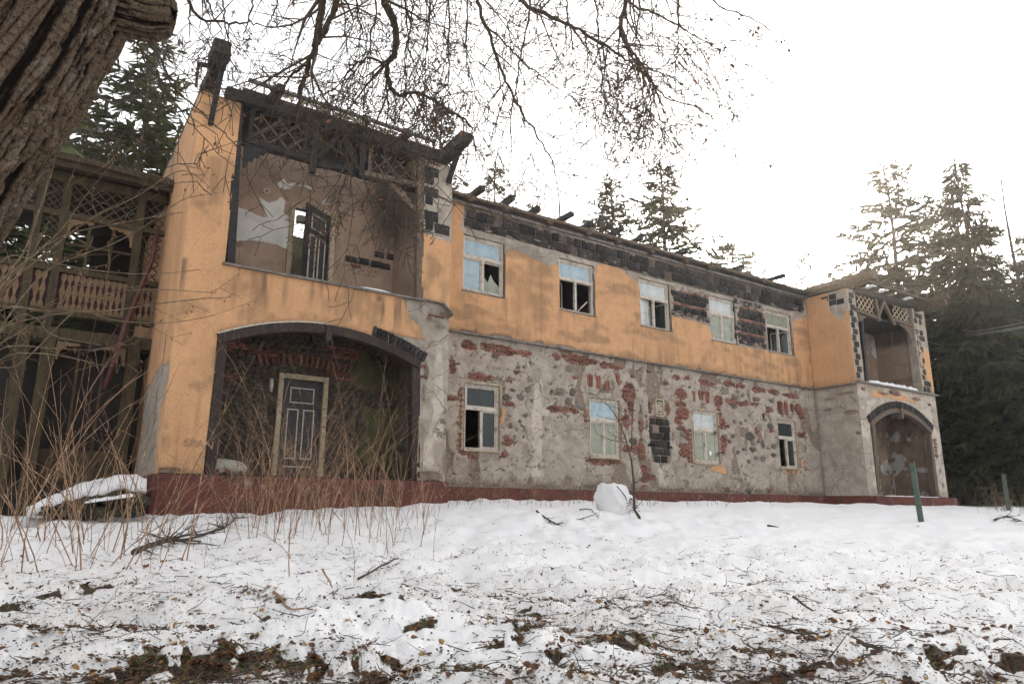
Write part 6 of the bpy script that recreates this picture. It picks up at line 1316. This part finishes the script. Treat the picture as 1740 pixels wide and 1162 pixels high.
fallen([(1000, 990), (1035, 1000), (1080, 1003), (1130, 1010)], .012, 'long dark twig in the middle of the littered snow', 8, 12); fallen([(1350, 1022), (1380, 1032), (1430, 1034), (1460, 1036)], .011, 'dark twig on the right-hand littered snow', 9, 8)
fallen([(1110, 1030), (1150, 1045), (1205, 1042)], .008, 'fine curved twig beside a turf clump right of centre', 10, 6); fallen([(1450, 1094), (1500, 1110), (1560, 1148), (1620, 1150)], .012, 'knobbly twig near the bottom right corner', 11, 12)
fallen([(100, 1070), (150, 1045), (205, 1008)], .005, 'thin straight stalk slanting over the snow at left', 12, 1, 'stalk'); fallen([(1310, 1080), (1390, 1090), (1460, 1086)], .008, 'thin twig between leaf clumps at lower right', 13, 6)
fallen([(1690, 885), (1712, 878), (1738, 892)], .03, 'dark branch sticking from the snow at the right edge', 14, 8, 'twig', .05, 1, (.3, .6))
fallen([(985, 870), (1005, 872), (1018, 884)], .014, 'small forked twig leaning by the snow lump', 15, 6); fallen([(180, 1060), (240, 1062), (300, 1080)], .006, 'wiry dark twig beside the soil patch at left', 16, 6)
# sapling
rr = random.Random(41); b = gpos(1087, 888); t = thing('sapling', 'thin crooked sapling growing from the snow right of the snow lump', 'sapling', b); D_ = (b - Vector(CAM)).dot(Vector(FW))
S = [Vector(atd(x, y, D_)) - b for x, y in ((1087, 890), (1086, 878), (1078, 866), (1077, 820), (1073, 782), (1063, 745), (1052, 715), (1035, 690), (1012, 672))]
m = MB(); m.tube(S, [.034, .032, .028, .024, .019, .014, .010, .007, .003], 6); m.build('stem', M['twig'], t, True); T = MB(); BU = []
m = MB(); m.tube([Vector(atd(x, y, D_)) - b for x, y in ((1073, 765), (1074, 720), (1076, 690), (1079, 665))], [.012, .009, .006, .003], 5); m.build('fork', M['twig'], t, True)
m = MB(); m.tube([Vector(atd(x, y, D_)) - b for x, y in ((1066, 752), (1040, 748), (1015, 738), (1008, 720))], [.010, .007, .005, .002], 5); m.build('fork', M['twig'], t, True)
for _ in range(26):
    k = rr.randint(2, 8); grow(T, S[k], Vector((rr.gauss(0, 1), rr.gauss(0, 1), rr.uniform(-.1, .8))), rr.uniform(.15, .55), .006, 1, rr, BU, .4, .1, (2, 4))
T.build('twigs', M['twig'], t)['kind'] = 'stuff'; blades('buds', BU, 'twig', t, (.015, .03), .5, 6)
# leaf litter, twig crumbs, grass
def scatter(n, seed, dmin=2.2, dmax=13, fn=litter_density, half=.82):
    r = np.random.RandomState(seed); out = []
    while len(out) < n:
        d = dmin * (dmax / dmin) ** r.rand(6000); a = r.uniform(-half, half, 6000); v = d; u = d * np.tan(a) ; x = CAM[0] + u * math.cos(YAW) + v * math.sin(YAW); y = CAM[1] - u * math.sin(YAW) + v * math.cos(YAW)
        k = r.rand(6000) < fn(x, y); out += list(zip(x[k], y[k]))
    P = np.array(out[:n]); return np.column_stack([P, gz(P[:, 0], P[:, 1])])
def near_soil(x, y): return np.clip(soil_mask(x, y) * 1.6 - .35, 0, 1)
def leaves(name, label, P, l, mat, seed, curl=.5):
    r = np.random.RandomState(seed); n = len(P); a = r.uniform(0, 6.28, n); L = r.uniform(*l, n); ti = r.normal(0, .45, n); T_ = np.stack([np.cos(a) * np.cos(ti), np.sin(a) * np.cos(ti), np.sin(ti)], -1)
    B_ = np.cross(T_, np.stack([r.normal(0, .4, n), r.normal(0, .4, n), np.ones(n)], -1)); B_ /= np.linalg.norm(B_, axis=1)[:, None]; N_ = np.cross(B_, T_); N_ *= np.sign(N_[:, 2:3] + 1e-6)
    c = P + np.array([0, 0, .006]) + N_ * .003; w = (r.uniform(.3, .5, n) * L)[:, None]; Lc = L[:, None]; cu = (r.uniform(-.1, curl, n) * L)[:, None]
    V = np.stack([c - T_ * Lc * .5, c - T_ * Lc * .15 + B_ * w + N_ * cu * .6, c + T_ * Lc * .2 + B_ * w * .8 + N_ * cu * .7, c + T_ * Lc * .55 + N_ * cu * .5, c + T_ * Lc * .2 - B_ * w * .8 + N_ * cu * .5, c - T_ * Lc * .15 - B_ * w + N_ * cu * .4, c], 1)
    F = []
    idx = np.arange(n)[:, None] * 7; F = np.concatenate([idx + np.array([q]) for q in ((0, 6, 1), (1, 6, 2), (2, 6, 3), (3, 6, 4), (4, 6, 5), (5, 6, 0))])
    return tag(link(name, np_mesh(name, V.reshape(-1, 3), F, smooth=False), M[mat]), label, None, kind='stuff')
leaves('leaf_litter', 'brown dead leaves scattered over the near snow', np.vstack([scatter(2200, 1), scatter(3600, 2, 2.2, 9, near_soil)]), (.015, .05), 'deadleaf', 1)
leaves('leaf_litter', 'pale tan dead leaves scattered over the near snow', np.vstack([scatter(450, 3), scatter(500, 4, 2.2, 9, near_soil)]), (.02, .05), 'strawleaf', 2)
leaves('bark_crumbs', 'dark crumbs of bark and seed on the snow', np.vstack([scatter(30000, 5, 2.2, 18), scatter(9000, 6, 2.2, 9, near_soil)]), (.006, .02), 'twig', 3)
m = MB(); rr = random.Random(61)
for p in scatter(4200, 7, 2.3, 16): 
    L = rr.uniform(.04, .2); a = rr.uniform(0, 6.28); q = Vector(p) + Vector((0, 0, .008)); d = Vector((math.cos(a), math.sin(a), rr.uniform(-.02, .25))); P = [q]
    for k in range(4): d = (d + Vector((rr.gauss(0, .3), rr.gauss(0, .3), rr.gauss(0, .08)))).normalized(); P.append(P[-1] + d * L / 4)
    r0 = rr.uniform(.0015, .004); m.tube(P, [r0, r0, r0 * .8, r0 * .7, r0 * .4], 3)
    if rr.random() < .45: m.tube([P[2], P[2] + Vector((rr.gauss(0, 1), rr.gauss(0, 1), .3)) * L * .25], [r0 * .7, r0 * .4], 3)
tag(m.build('twig_litter', M['twig'], None), 'small broken twigs scattered over the near snow', None, kind='stuff')
m = MB(); rr = random.Random(62); GB = np.vstack([scatter(2200, 8, 2.4, 7, lambda x, y: near_soil(x, y) * (fbm(x * 3, y * 3, 300) > .5)), scatter(60, 9, 2.4, 10)])
for p in GB:
    L = rr.uniform(.03, .13); a = rr.uniform(0, 6.28); q = Vector(p) - Vector((0, 0, .01)); d = Vector((math.cos(a) * .8, math.sin(a) * .8, rr.uniform(.25, .9))).normalized(); s = Vector((-math.sin(a), math.cos(a), 0)) * .0032; b = q + d * L * .5; c = q + d * L + Vector((0, 0, -L * .35))
    m.add([q - s, q + s, b + s, c, b - s], [(0, 1, 2, 4), (4, 2, 3)])
tag(m.build('grass', M['grass'], None), 'flattened winter grass in the thawed patches', None, kind='stuff')
print('objects', len(bpy.data.objects))

# ------------------------------------------------------------------ thin air volume added to imitate the veiling glare around the sun
m = MB(); m.box(-75, 150, -40, 165, -8, 62); hz = m.mesh('haze'); hm = bpy.data.materials.new('haze'); hm.use_nodes = True; hn = hm.node_tree; hn.nodes.clear()
ho = hn.nodes.new('ShaderNodeOutputMaterial'); hv = hn.nodes.new('ShaderNodeVolumePrincipled'); hv.inputs['Density'].default_value = .0009; hv.inputs['Color'].default_value = (.92, .9, .88, 1); hv.inputs['Anisotropy'].default_value = .75
hn.links.new(hv.outputs[0], ho.inputs['Volume']); tag(link('haze', hz, hm), 'thin haze added to imitate glare around the sun', None, kind='stuff')
